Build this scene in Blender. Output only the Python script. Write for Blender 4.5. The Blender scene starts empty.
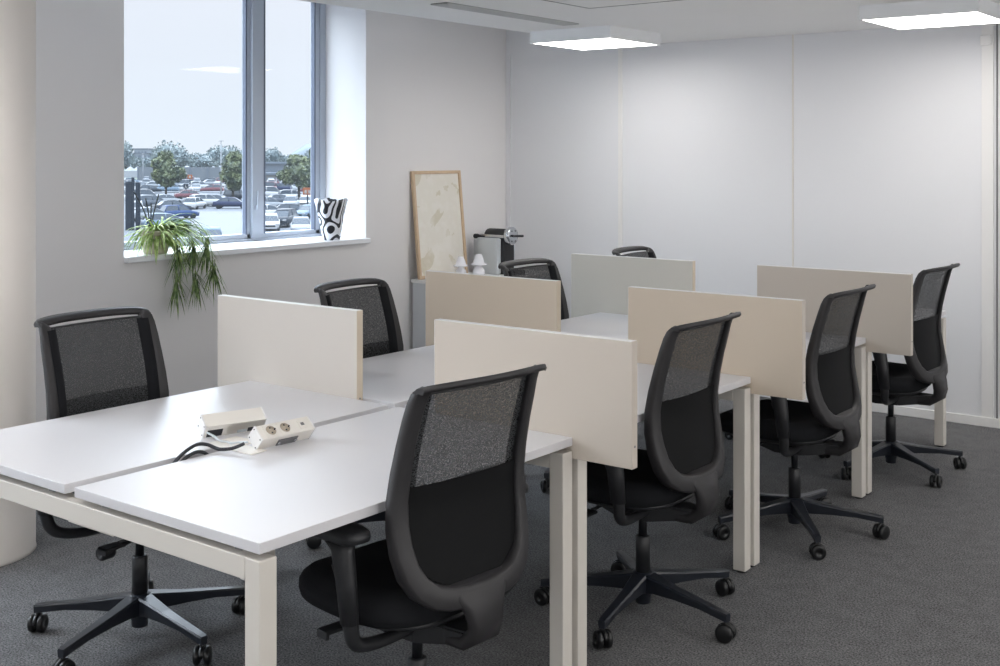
import bpy, bmesh, math, random
from mathutils import Vector, Matrix
S = bpy.context.scene
COL = S.collection
PI = math.pi
R = random.Random(7)

# ------------------------------------------------------------------ materials
def lin(c):
    c = c / 255.0
    return c / 12.92 if c <= 0.04045 else ((c + 0.055) / 1.055) ** 2.4
def rgb(r, g, b): return (lin(r), lin(g), lin(b), 1)
def newmat(name):
    m = bpy.data.materials.new(name); m.use_nodes = True
    nt = m.node_tree; nt.nodes.clear()
    out = nt.nodes.new('ShaderNodeOutputMaterial'); b = nt.nodes.new('ShaderNodeBsdfPrincipled')
    nt.links.new(b.outputs[0], out.inputs[0])
    return m, nt, b, out
def mat(name, col, rough=.5, metal=0, spec=.5, var=.04, vscale=6, bump=0, bscale=200, emit=0, coat=0, haze_glow=0):
    m, nt, b, out = newmat(name)
    tc = nt.nodes.new('ShaderNodeTexCoord')
    n = nt.nodes.new('ShaderNodeTexNoise'); n.inputs['Scale'].default_value = vscale; n.inputs['Detail'].default_value = 3
    nt.links.new(tc.outputs['Object'], n.inputs['Vector'])
    mx = nt.nodes.new('ShaderNodeMixRGB')
    c1 = tuple(max(0, v * (1 - var)) for v in col[:3]) + (1,); c2 = tuple(v * (1 + var) for v in col[:3]) + (1,)
    mx.inputs[1].default_value = c1; mx.inputs[2].default_value = c2
    nt.links.new(n.outputs['Fac'], mx.inputs[0]); nt.links.new(mx.outputs[0], b.inputs['Base Color'])
    b.inputs['Roughness'].default_value = rough; b.inputs['Metallic'].default_value = metal
    b.inputs['Specular IOR Level'].default_value = spec
    if coat: b.inputs['Coat Weight'].default_value = coat; b.inputs['Coat Roughness'].default_value = .1
    if bump:
        n2 = nt.nodes.new('ShaderNodeTexNoise'); n2.inputs['Scale'].default_value = bscale; n2.inputs['Detail'].default_value = 4
        nt.links.new(tc.outputs['Object'], n2.inputs['Vector'])
        bp = nt.nodes.new('ShaderNodeBump'); bp.inputs['Strength'].default_value = bump; bp.inputs['Distance'].default_value = .002
        nt.links.new(n2.outputs['Fac'], bp.inputs['Height']); nt.links.new(bp.outputs[0], b.inputs['Normal'])
    if haze_glow:
        b.inputs['Emission Color'].default_value = (.70, .80, .92, 1); b.inputs['Emission Strength'].default_value = haze_glow  # hazy air put into the material as a constant bluish glow
    if emit:
        b.inputs['Emission Color'].default_value = col; b.inputs['Emission Strength'].default_value = emit
    return m

OF = .2
def rgbo(*c): k = rgb(*c); return (k[0] * OF, k[1] * OF, k[2] * OF, 1)
M = {}
M['wall'] = mat('wall_paint', rgb(231, 229, 229), .85, var=.015, vscale=1.5, bump=.08, bscale=120, spec=.2)
M['panel'] = mat('partition_panel', rgb(226, 227, 230), .45, var=.01, vscale=1, spec=.35)
M['trim'] = mat('white_trim', rgb(232, 231, 230), .4, var=.01)
M['cream'] = mat('cream_profile', rgb(224, 220, 214), .5, var=.01)
M['ceil'] = mat('ceiling_paint', rgb(243, 243, 242), .9, var=.012, vscale=3, bump=.1, bscale=80, spec=.2)
M['column'] = mat('column_paint', rgb(236, 230, 224), .8, var=.02, vscale=5, bump=.1, bscale=60, spec=.2)
M['desk'] = mat('desk_laminate', rgb(215, 214, 217), .36, var=.008, vscale=4, spec=.5, bump=.03, bscale=400)
M['desk_edge'] = mat('desk_metal', rgb(214, 209, 201), .45, var=.008, vscale=4)
M['grey'] = mat('grey_metal', rgb(120, 120, 122), .5)  # plain mid-grey for joints, small fittings and the plinth
M['div'] = mat('divider_laminate', rgb(197, 188, 177), .42, var=.01, vscale=3, bump=.03, bscale=300)
M['divneutral'] = mat('divider_laminate_neutral', rgb(206, 200, 193), .42, var=.01, vscale=3)
M['divwarm'] = mat('divider_laminate_warm', rgb(211, 197, 179), .42, var=.01, vscale=3, bump=.03, bscale=300)
M['divgrey'] = mat('divider_laminate_grey', rgb(208, 205, 196), .42, var=.01, vscale=3)
M['divedge'] = mat('divider_edge', rgb(205, 191, 172), .5, var=.01)
M['black'] = mat('black_plastic', rgb(34, 35, 38), .42, var=.06, bump=.1, bscale=500)
M['frame'] = mat('back_frame_plastic', rgb(41, 40, 42), .5, var=.05, bump=.12, bscale=500)
M['base'] = mat('black_aluminium', rgb(30, 34, 42), .32, var=.05, spec=.6)
M['wheel'] = mat('caster_plastic', rgb(18, 19, 21), .35, var=.05)
M['chrome'] = mat('chrome', rgb(200, 203, 208), .18, metal=1, var=.02)
M['gasm'] = mat('gas_column_metal', rgb(40, 42, 46), .3, metal=.6)
M['seat'] = mat('seat_fabric', rgb(30, 31, 34), .95, var=.25, vscale=350, bump=.5, bscale=700, spec=.15)
M['lumbar'] = mat('lumbar_plastic', rgb(12, 13, 15), .7, var=.1, spec=.2)
M['alu'] = mat('window_aluminium', rgb(172, 179, 190), .35, var=.02)
M['alud'] = mat('window_seal', rgb(92, 100, 116), .5)
M['sill'] = mat('sill_white', rgb(238, 240, 244), .3, var=.01)
M['outlet'] = mat('white_plastic', rgb(234, 230, 223), .4, var=.01)
M['well_shade'] = mat('socket_recess_shade', rgb(176, 165, 148), .6)  # recess shade put into the colour of a nearly flush disc
M['dark'] = mat('dark_rubber', rgb(40, 42, 48), .5)
M['cabinet'] = mat('cabinet_metal', rgb(205, 208, 212), .4, var=.01)
M['wood'] = mat('oak_frame', rgb(206, 180, 150), .5, var=.12, vscale=30)
M['silver'] = mat('machine_silver', rgb(198, 204, 208), .35, metal=.15, var=.03)
M['ceramic'] = mat('white_ceramic', rgb(235, 235, 240), .25, var=.01)
M['pot'] = mat('pot_clay', rgb(196, 190, 170), .7, var=.15, vscale=20)
M['vent'] = mat('vent_grey', rgb(196, 198, 198), .5)
M['slot_dark'] = mat('vent_slot', rgb(120, 122, 122), .8)  # darkness of the slot gaps put into the backing colour

def carpet():
    m, nt, b, out = newmat('carpet')
    tc = nt.nodes.new('ShaderNodeTexCoord')
    n = nt.nodes.new('ShaderNodeTexNoise'); n.inputs['Scale'].default_value = 150; n.inputs['Detail'].default_value = 5; n.inputs['Roughness'].default_value = .75
    n2 = nt.nodes.new('ShaderNodeTexNoise'); n2.inputs['Scale'].default_value = 14; n2.inputs['Detail'].default_value = 4
    nt.links.new(tc.outputs['Object'], n.inputs['Vector']); nt.links.new(tc.outputs['Object'], n2.inputs['Vector'])
    cr = nt.nodes.new('ShaderNodeValToRGB'); e = cr.color_ramp.elements
    e[0].position = .36; e[0].color = rgb(46, 46, 48); e[1].position = .64; e[1].color = rgb(150, 150, 151)
    nt.links.new(n.outputs['Fac'], cr.inputs[0])
    mx = nt.nodes.new('ShaderNodeMixRGB'); mx.blend_type = 'MULTIPLY'; mx.inputs[0].default_value = .5
    cr2 = nt.nodes.new('ShaderNodeValToRGB'); cr2.color_ramp.elements[0].position = .3; cr2.color_ramp.elements[0].color = (.6, .6, .6, 1); cr2.color_ramp.elements[1].position = .7
    nt.links.new(n2.outputs['Fac'], cr2.inputs[0])
    nt.links.new(cr.outputs[0], mx.inputs[1]); nt.links.new(cr2.outputs[0], mx.inputs[2]); nt.links.new(mx.outputs[0], b.inputs['Base Color'])
    bp = nt.nodes.new('ShaderNodeBump'); bp.inputs['Strength'].default_value = .8; bp.inputs['Distance'].default_value = .004
    nt.links.new(n.outputs['Fac'], bp.inputs['Height']); nt.links.new(bp.outputs[0], b.inputs['Normal'])
    b.inputs['Roughness'].default_value = .95; b.inputs['Specular IOR Level'].default_value = .15
    return m
M['carpet'] = carpet()

def meshmat():
    m, nt, b, out = newmat('knit_mesh')
    tc = nt.nodes.new('ShaderNodeTexCoord')
    mp = nt.nodes.new('ShaderNodeMapping'); mp.inputs['Scale'].default_value = (210, 210, 420)
    nt.links.new(tc.outputs['Object'], mp.inputs[0])
    n = nt.nodes.new('ShaderNodeTexNoise'); n.inputs['Scale'].default_value = 1; n.inputs['Detail'].default_value = 0
    nt.links.new(mp.outputs[0], n.inputs['Vector'])
    cr = nt.nodes.new('ShaderNodeValToRGB'); cr.color_ramp.elements[0].position = .35; cr.color_ramp.elements[0].color = rgb(17, 18, 20)
    cr.color_ramp.elements[1].position = .7; cr.color_ramp.elements[1].color = rgb(60, 63, 66)
    nt.links.new(n.outputs['Fac'], cr.inputs[0]); nt.links.new(cr.outputs[0], b.inputs['Base Color'])
    b.inputs['Roughness'].default_value = .8
    tr = nt.nodes.new('ShaderNodeBsdfTransparent')
    mix = nt.nodes.new('ShaderNodeMixShader')
    w = nt.nodes.new('ShaderNodeMath'); w.operation = 'MULTIPLY_ADD'; w.inputs[1].default_value = .45; w.inputs[2].default_value = .66; w.use_clamp = True
    nt.links.new(n.outputs['Fac'], w.inputs[0]); nt.links.new(w.outputs[0], mix.inputs[0])
    nt.links.new(tr.outputs[0], mix.inputs[1]); nt.links.new(b.outputs[0], mix.inputs[2]); nt.links.new(mix.outputs[0], out.inputs[0])
    return m
M['mesh'] = meshmat()

def glassmat():
    m, nt, b, out = newmat('window_glass')
    nt.nodes.remove(b)
    tr = nt.nodes.new('ShaderNodeBsdfTransparent'); tr.inputs[0].default_value = (.94, .96, .98, 1)
    gl = nt.nodes.new('ShaderNodeBsdfGlossy'); gl.inputs['Roughness'].default_value = .02
    mix = nt.nodes.new('ShaderNodeMixShader'); mix.inputs[0].default_value = .05
    tc = nt.nodes.new('ShaderNodeTexCoord'); n = nt.nodes.new('ShaderNodeTexNoise'); n.inputs['Scale'].default_value = .6
    mm = nt.nodes.new('ShaderNodeMath'); mm.operation = 'MULTIPLY'; mm.inputs[1].default_value = .02
    nt.links.new(tc.outputs['Object'], n.inputs['Vector']); nt.links.new(n.outputs['Fac'], mm.inputs[0]); nt.links.new(mm.outputs[0], mix.inputs[0])
    nt.links.new(tr.outputs[0], mix.inputs[1]); nt.links.new(gl.outputs[0], mix.inputs[2]); nt.links.new(mix.outputs[0], out.inputs[0])
    return m
M['glass'] = glassmat()

def canvasmat():
    m, nt, b, out = newmat('abstract_canvas')
    tc = nt.nodes.new('ShaderNodeTexCoord')
    n = nt.nodes.new('ShaderNodeTexNoise'); n.inputs['Scale'].default_value = 3.2; n.inputs['Detail'].default_value = 3; n.inputs['Distortion'].default_value = 1.8
    w = nt.nodes.new('ShaderNodeTexWave'); w.inputs['Scale'].default_value = 7; w.inputs['Distortion'].default_value = 9; w.inputs['Detail'].default_value = 3
    for q in (n, w): nt.links.new(tc.outputs['Object'], q.inputs['Vector'])
    cr = nt.nodes.new('ShaderNodeValToRGB'); e = cr.color_ramp.elements
    e[0].position = .3; e[0].color = rgb(212, 205, 186); e[1].position = .41; e[1].color = rgb(230, 226, 216)
    k = e.new(.40); k.color = rgb(214, 208, 190)
    nt.links.new(n.outputs['Fac'], cr.inputs[0])
    mx = nt.nodes.new('ShaderNodeMixRGB'); mx.inputs[2].default_value = rgb(236, 233, 226)
    mm = nt.nodes.new('ShaderNodeMath'); mm.operation = 'MULTIPLY'; mm.inputs[1].default_value = .6
    nt.links.new(w.outputs['Fac'], mm.inputs[0]); nt.links.new(mm.outputs[0], mx.inputs[0]); nt.links.new(cr.outputs[0], mx.inputs[1])
    nt.links.new(mx.outputs[0], b.inputs['Base Color']); b.inputs['Roughness'].default_value = .6
    bp = nt.nodes.new('ShaderNodeBump'); bp.inputs['Strength'].default_value = .4; bp.inputs['Distance'].default_value = .003
    nt.links.new(w.outputs['Fac'], bp.inputs['Height']); nt.links.new(bp.outputs[0], b.inputs['Normal'])
    return m
M['canvas'] = canvasmat()

def vasemat():
    m, nt, b, out = newmat('black_white_swirl')
    tc = nt.nodes.new('ShaderNodeTexCoord')
    n = nt.nodes.new('ShaderNodeTexNoise'); n.inputs['Scale'].default_value = 9.5; n.inputs['Detail'].default_value = 0; n.inputs['Distortion'].default_value = 0
    mp = nt.nodes.new('ShaderNodeMapping'); mp.inputs['Location'].default_value = (.31, .17, .05)
    nt.links.new(tc.outputs['Object'], mp.inputs[0]); nt.links.new(mp.outputs[0], n.inputs['Vector'])
    mu = nt.nodes.new('ShaderNodeMath'); mu.operation = 'MULTIPLY'; mu.inputs[1].default_value = 6.5
    fr = nt.nodes.new('ShaderNodeMath'); fr.operation = 'FRACT'
    nt.links.new(n.outputs['Fac'], mu.inputs[0]); nt.links.new(mu.outputs[0], fr.inputs[0])
    cr = nt.nodes.new('ShaderNodeValToRGB'); cr.color_ramp.interpolation = 'CONSTANT'; e = cr.color_ramp.elements
    e[0].position = 0; e[0].color = rgb(38, 40, 46); e[1].position = .42; e[1].color = rgb(238, 240, 246)
    nt.links.new(fr.outputs[0], cr.inputs[0]); nt.links.new(cr.outputs[0], b.inputs['Base Color']); b.inputs['Roughness'].default_value = .35
    return m
M['swirl'] = vasemat()

def leafmat(name, c1, c2, sc=8, pos=(.4, .62), spec=.3, haze_glow=0):
    m, nt, b, out = newmat(name)
    tc = nt.nodes.new('ShaderNodeTexCoord'); n = nt.nodes.new('ShaderNodeTexNoise'); n.inputs['Scale'].default_value = sc; n.inputs['Detail'].default_value = 4
    nt.links.new(tc.outputs['Object'], n.inputs['Vector'])
    cr = nt.nodes.new('ShaderNodeValToRGB'); e = cr.color_ramp.elements
    e[0].position = pos[0]; e[0].color = c1; e[1].position = pos[1]; e[1].color = c2
    nt.links.new(n.outputs['Fac'], cr.inputs[0]); nt.links.new(cr.outputs[0], b.inputs['Base Color'])
    b.inputs['Roughness'].default_value = .55; b.inputs['Specular IOR Level'].default_value = spec
    b.inputs['Emission Color'].default_value = (.70, .80, .92, 1); b.inputs['Emission Strength'].default_value = haze_glow  # same constant bluish glow stands in for hazy air on outdoor leaves
    return m
M['leaf'] = leafmat('plant_leaf', rgb(112, 146, 62), rgb(214, 228, 160), 22)
M['leafd'] = leafmat('plant_leaf_dark', rgb(72, 98, 58), rgb(150, 172, 112), 30)
M['tree'] = leafmat('tree_leaf', rgbo(84, 106, 92), rgbo(150, 164, 112), .9, haze_glow=0.07)
M['treefar'] = leafmat('distant_tree_leaf', rgbo(118, 142, 152), rgbo(140, 160, 160), .2, haze_glow=0.13)
M['bark'] = mat('bark', rgbo(96, 92, 88), .9, spec=.05, haze_glow=0.05)
M['asphalt'] = mat('asphalt', rgbo(150, 156, 166), .9, var=.06, vscale=.15, spec=.05, haze_glow=0.06)
M['pave'] = mat('car_park_paving', rgbo(176, 180, 188), .9, var=.04, vscale=.3, spec=.05, haze_glow=0.06)
M['grass'] = mat('far_grass', rgbo(118, 134, 122), .95, var=.1, vscale=.05, spec=.05, haze_glow=0.2)
M['line'] = mat('road_paint', rgbo(205, 207, 210), .8, spec=.05, haze_glow=0.06)
M['fence'] = mat('barrier_concrete', rgbo(132, 142, 152), .9, var=.08, vscale=.2, spec=.05, haze_glow=0.16)
M['tent'] = mat('tent_white', rgbo(190, 196, 204), .8, spec=.05, haze_glow=0.2)
M['build'] = mat('pale_building', rgbo(138, 152, 166), .9, var=.03, vscale=.05, spec=.05, haze_glow=0.28)
M['buildd'] = mat('building_roof', rgbo(112, 126, 144), .9, spec=.05, haze_glow=0.2)
M['bcream'] = mat('cream_building', rgbo(176, 176, 170), .9, spec=.05, haze_glow=0.15)
M['hill'] = mat('hazy_hill', rgbo(148, 164, 180), 1, var=.03, vscale=.01, spec=.05, haze_glow=0.42)
M['pylon'] = mat('dark_grey_pylon', rgbo(62, 72, 86), .6, spec=.05, haze_glow=0.05)
M['stalk'] = mat('dark_stalk', rgb(44, 50, 52), .6)
M['lampw'] = mat('car_lamp', rgbo(235, 240, 246), .3, spec=.05)
M['orange'] = mat('orange_sign', rgbo(206, 128, 88), .6, spec=.05, haze_glow=0.06)
M['signw'] = mat('sign_white', rgbo(215, 215, 215), .6, spec=.05, haze_glow=0.06)
M['carglass'] = mat('car_glass', rgbo(84, 98, 114), .2, spec=.12, haze_glow=0.1)
M['tyre'] = mat('tyre', rgbo(50, 54, 60), .8, spec=.05, haze_glow=0.07)
M['lightrim'] = mat('fixture_rim', rgb(232, 234, 236), .5)
def emis(name, col, s):
    m, nt, b, out = newmat(name); nt.nodes.remove(b)
    e = nt.nodes.new('ShaderNodeEmission'); e.inputs[0].default_value = col; e.inputs[1].default_value = s
    nt.links.new(e.outputs[0], out.inputs[0]); return m
M['diff'] = emis('light_diffuser', (1, .965, .925, 1), 12.0)

# ------------------------------------------------------------------ mesh helpers
def NB(): return bmesh.new()
def box(bm, x0, x1, y0, y1, z0, z1, bev=0, mtx=None):
    t = bmesh.new()
    v = [t.verts.new((x, y, z)) for x in (x0, x1) for y in (y0, y1) for z in (z0, z1)]
    for f in ((0, 1, 3, 2), (4, 6, 7, 5), (0, 4, 5, 1), (2, 3, 7, 6), (0, 2, 6, 4), (1, 5, 7, 3)): t.faces.new([v[i] for i in f])
    bmesh.ops.recalc_face_normals(t, faces=t.faces)
    if bev: bmesh.ops.bevel(t, geom=list(t.edges), offset=bev, segments=2, affect='EDGES', profile=.5)
    if mtx: t.transform(mtx)
    me = bpy.data.meshes.new('t'); t.to_mesh(me); t.free(); bm.from_mesh(me); bpy.data.meshes.remove(me)
def loft(bm, rings, close=True, cap=True, smooth=True):
    vs = [[bm.verts.new(p) for p in r] for r in rings]; n = len(rings[0]); fs = []
    for a, b in zip(vs, vs[1:]):
        for i in range(n if close else n - 1):
            j = (i + 1) % n
            f = bm.faces.new((a[i], a[j], b[j], b[i])); f.smooth = smooth; fs.append(f)
    if cap:
        for r in (vs[0][::-1], vs[-1]):
            try: fs.append(bm.faces.new(r))
            except ValueError: pass
    return fs
def circ(c, r, n=16, axis='z', rx=None):
    out = []
    for i in range(n):
        a = 2 * PI * i / n; u, v = r * math.cos(a), (rx or r) * math.sin(a)
        if axis == 'z': out.append((c[0] + u, c[1] + v, c[2]))
        elif axis == 'x': out.append((c[0], c[1] + u, c[2] + v))
        else: out.append((c[0] + v, c[1], c[2] + u))
    return out
def lathe(bm, c, prof, n=20, axis='z'):
    rings = []
    for r, h in prof:
        p = {'z': (c[0], c[1], c[2] + h), 'x': (c[0] + h, c[1], c[2]), 'y': (c[0], c[1] + h, c[2])}[axis]
        rings.append(circ(p, max(r, 1e-4), n, axis))
    loft(bm, rings)
def tube(bm, pts, r, n=10, flat=1.0, radii=None):
    pts = [Vector(p) for p in pts]; rings = []
    up0 = None
    for i, p in enumerate(pts):
        t = (pts[min(i + 1, len(pts) - 1)] - pts[max(i - 1, 0)]).normalized()
        if up0 is None:
            up0 = Vector((0, 0, 1)) if abs(t.z) < .9 else Vector((1, 0, 0))
        s = t.cross(up0).normalized(); up0 = s.cross(t).normalized()
        rr = radii[i] if radii else r
        rings.append([tuple(p + s * rr * math.cos(2 * PI * k / n) + up0 * rr * flat * math.sin(2 * PI * k / n)) for k in range(n)])
    loft(bm, rings)
def smoothpts(pts, k=6):
    P = [Vector(p) for p in pts]; out = []
    for i in range(len(P) - 1):
        a, b, c, d = P[max(i - 1, 0)], P[i], P[i + 1], P[min(i + 2, len(P) - 1)]
        for j in range(k):
            t = j / k
            out.append(.5 * ((2 * b) + (c - a) * t + (2 * a - 5 * b + 4 * c - d) * t * t + (3 * b - a - 3 * c + d) * t ** 3))
    out.append(P[-1]); return out
def obj(name, bm, m, parent=None, mtx=None, loc=None):
    bmesh.ops.recalc_face_normals(bm, faces=bm.faces)
    me = bpy.data.meshes.new(name); bm.to_mesh(me); bm.free()
    for q in (m if isinstance(m, list) else [m]): me.materials.append(q)
    o = bpy.data.objects.new(name, me); COL.objects.link(o)
    if parent: o.parent = parent
    if loc: o.location = loc
    return o
def tag(o, label=None, cat=None, group=None, kind=None):
    if label: o['label'] = label
    if cat: o['category'] = cat
    if group: o['group'] = group
    if kind: o['kind'] = kind
    return o
def thing(name, label, cat, loc=(0, 0, 0), rz=0, group=None):
    o = bpy.data.objects.new(name, None); COL.objects.link(o); o.empty_display_size = .1
    o.location = loc; o.rotation_euler = (0, 0, rz)
    return tag(o, label, cat, group)
def struct(name, bm, m, label, parent=None, loc=None):
    o = obj(name, bm, m, parent, loc=loc); tag(o, label, None if parent else 'room part', kind='structure'); return o
def copy_tree(o, parent=None):
    c = o.copy(); COL.objects.link(c)
    if parent: c.parent = parent
    for ch in list(o.children): copy_tree(ch, c)
    return c

# ------------------------------------------------------------------ room
WX, BY, CZ = -3.49, 5.47, 2.37        # window wall, back wall, ceiling
EX = -2.45                            # ceiling edge beside the window wall
RX, NY = 4.6, -4.6
L, W, D = 1.213, 1.457, .74           # bench module length, depth of two desks, height

bm = NB(); box(bm, WX - .5, RX + .2, NY - .2, BY + .2, -.1, 0); f = obj('floor', bm, M['carpet']); tag(f, 'dark grey flecked carpet floor of the office', 'floor', kind='structure')
WIN = (2.067, 3.929, 1.035, 2.75)
WIN2 = (-2.9, .3, 1.035, 2.75)
bm = NB()
ys = [NY - .2, WIN2[0], WIN2[1], WIN[0], WIN[1], BY + .2]
for i, (a, b_) in enumerate(zip(ys, ys[1:])):
    if i in (1, 3):
        box(bm, WX - .5, WX, a, b_, 0, 1.005); box(bm, WX - .5, WX, a, b_, 2.75, 3.0)
    else: box(bm, WX - .5, WX, a, b_, 0, 3.0)
tag(obj('wall_left', bm, M['wall']), 'pale grey painted wall holding the window', 'wall', kind='structure')
bm = NB(); box(bm, WX - .5, RX + .2, BY, BY + .15, 0, 3.0)
tag(obj('wall_back', bm, M['panel']), 'white panelled partition wall behind the desks', 'wall', kind='structure')
bm = NB(); box(bm, RX, RX + .15, NY, BY, 0, 3.0)
tag(obj('wall_right', bm, M['wall']), 'white wall on the right side of the room', 'wall', kind='structure')
bm = NB(); box(bm, WX, RX, NY - .15, NY, 0, 3.0)
tag(obj('wall_front', bm, M['wall']), 'white wall behind the camera', 'wall', kind='structure')
bm = NB(); box(bm, EX, RX, NY, BY, CZ, CZ + .12); box(bm, EX, EX + .02, NY, BY, CZ + .12, 2.95); box(bm, WX - .5, EX + .02, NY, BY, 2.95, 3.05)
tag(obj('ceiling', bm, M['ceil']), 'white plaster ceiling, lowered, ending short of the window wall', 'ceiling', kind='structure')
bm = NB()
for x, y0, y1 in ((-1.46, .2, 3.536),): box(bm, x - .005, x + .005, y0, y1, CZ - .0015, CZ + .001)
box(bm, -1.46, 1.6, 3.531, 3.541, CZ - .0015, CZ + .001)
tag(obj('trim_1', bm, M['grey']), 'thin shadow joint outlining a ceiling panel', 'trim', kind='structure')
bm = NB(); box(bm, WX, RX, BY - .014, BY, 0, .055, .003)
tag(obj('baseboard_back', bm, M['trim']), 'low white baseboard under the panelled wall', 'baseboard', kind='structure')
def vtrim(n, x0, x1, m, d, label):
    bm = NB(); box(bm, x0, x1, BY - d, BY, .056, CZ - .001, .001)
    tag(obj('trim_%d' % n, bm, m), label, 'trim', kind='structure')
vtrim(2, -2.475, -2.445, M['trim'], .012, 'white vertical panel joint strip on the back wall')
vtrim(3, -1.160, -1.150, M['cream'], .006, 'thin cream vertical joint in the middle of the back wall')
vtrim(4, .018, .085, M['trim'], .010, 'wide cream vertical profile at the right end of the back wall')
vtrim(5, .100, .108, M['grey'], .010, 'thin dark vertical joint at the far right of the back wall')
vtrim(6, -3.488, -3.445, M['panel'], .010, 'cream vertical profile in the corner by the window wall')
bm = NB(); box(bm, .015, .075, BY - .03, BY - .011, 2.23, 2.29, .003)
tag(obj('wall_bracket', bm, M['trim']), 'tiny white square bracket high on the cream wall profile', 'bracket')

bm = NB(); lathe(bm, (-2.563, .710, 0), [(.253, 0), (.25, .012), (.25, 2.96)], 64)
tag(obj('column', bm, M['column']), 'round off-white structural column at the left edge', 'column', kind='structure')
bm = NB(); lathe(bm, (-2.563, .710, 0), [(.2545, 0.0), (.2535, .012), (.2505, .016)], 64)

# windows
def window(n, y0, y1, z0, z1, mulls, label):
    FX = -3.87
    bm = NB(); d = .07
    box(bm, FX - d, FX, y0, y1, z0 - .03, z0 + .02, .003)      # bottom outer
    box(bm, FX - d, FX, y0, y1, z1 - .06, z1, .003)
    box(bm, FX - d, FX, y0, y0 + .05, z0, z1, .003)
    box(bm, FX - d, FX, y1 - .05, y1, z0, z1, .003)
    root = obj('window_%d' % n, bm, M['alu']); tag(root, label, 'window', kind='structure')
    edges = [y0 + .05] + list(mulls) + [y1 - .05]
    for i, (a, b_) in enumerate(zip(edges, edges[1:])):
        bm = NB(); s = .035; e = FX - .012
        aa = a + (.035 if i else 0); bb = b_ - (.0 if i == len(edges) - 2 else .035)
        box(bm, e - .05, e, aa, bb, z0 + .02, z0 + .05, .003); box(bm, e - .05, e, aa, bb, z1 - .1, z1 - .06, .003)
        box(bm, e - .05, e, aa, aa + s, z0 + .02, z1 - .06, .003); box(bm, e - .05, e, bb - s, bb, z0 + .02, z1 - .06, .003)
        sf = obj('sash_frame', bm, M['alu'], root); sf['label'] = 'blue-grey aluminium sash frame'
        bm = NB(); g = .012
        box(bm, e - .03, e + .001, aa + s, aa + s + g, z0 + .045, z1 - .1); box(bm, e - .03, e + .001, bb - s - g, bb - s, z0 + .045, z1 - .1)
        obj('seal', bm, M['alud'], sf)
        bm = NB(); box(bm, e - .03, e - .024, aa + s, bb - s, z0 + .05, z1 - .1)
        obj('pane', bm, M['glass'], sf)
    for mly in mulls:
        bm = NB(); box(bm, FX - .06, FX + .012, mly - .045, mly + .045, z0 + .02, z1 - .06, .004)
        mu = obj('mullion', bm, M['alu'], root)
        bm = NB(); box(bm, FX + .012, FX + .03, mly - .02, mly - .002, 1.24, 1.27, .003); box(bm, FX + .024, FX + .034, mly - .018, mly - .004, 1.25, 1.36, .003)
        obj('handle', bm, M['alu'], mu)
    return root
window(1, WIN[0], WIN[1], WIN[2], WIN[3], [3.318], 'tall two-pane aluminium window overlooking the car park')
window(2, WIN2[0], WIN2[1], WIN2[2], WIN2[3], [-1.2], 'matching aluminium window farther along the wall, outside the photo')
for k, wn in enumerate((WIN, WIN2)):
    bm = NB(); box(bm, -3.87, WX + .035, wn[0] + .001 - (0 if k else 0), wn[1] + .012, 1.006, 1.038, .004)
    tag(obj('trim_%d' % (7 + k), bm, M['sill']), ['white window sill board under the car park window', 'white sill board of the window outside the photo'][k], 'window sill', kind='structure')

# ceiling fixtures
def fixture_proto():
    root = thing('ceiling_light', 'x', 'ceiling light', group='square ceiling lights')
    a = .30
    bm = NB()
    box(bm, -a, a, -a, -a + .012, -.076, 0, .001); box(bm, -a, a, a - .012, a, -.076, 0, .001)
    box(bm, -a, -a + .012, -a + .012, a - .012, -.076, 0, .001); box(bm, a - .012, a, -a + .012, a - .012, -.076, 0, .001)
    box(bm, -a + .012, a - .012, -a + .012, a - .012, -.01, 0)
    obj('housing', bm, M['lightrim'], root)
    bm = NB(); box(bm, -a + .013, a - .013, -a + .013, a - .013, -.075, -.070)
    df = obj('diffuser', bm, M['diff'], root); df['label'] = 'glowing white square diffuser'
    return root
fp = fixture_proto()
spots = [(-2.10, 4.585, 'square white ceiling light nearest the window wall, over the far desks'), (.02, 4.60, 'square white ceiling light at the top right corner of the view')]
for y in (-.3, -3.1):
    for x in (-2.1, .02, 2.14): spots.append((x, y, 'square white ceiling light above the frame of the photo'))
spots.append((2.14, 2.15, 'square white ceiling light above the frame of the photo'))
spots.append((2.14, 4.6, 'square white ceiling light above the frame of the photo'))
for i, (x, y, l) in enumerate(spots):
    o = fp if i == 0 else copy_tree(fp); o.location = (x, y, CZ); o['label'] = l

# linear vent
root = thing('ceiling_vent', 'long slotted grey air vent in the ceiling near the window', 'air vent', (-1.955, 3.485, CZ))
bm = NB(); box(bm, -.055, .055, -.605, .605, -.003, 0); obj('backing', bm, M['slot_dark'], root)
bm = NB()
for k in range(5): box(bm, -.055 + k * .0255, -.055 + k * .0255 + .010, -.605, .605, -.007, -.002)
for y in (-.605, .595): box(bm, -.055, .057, y, y + .01, -.007, -.002)
obj('slats', bm, M['vent'], root)

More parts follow.
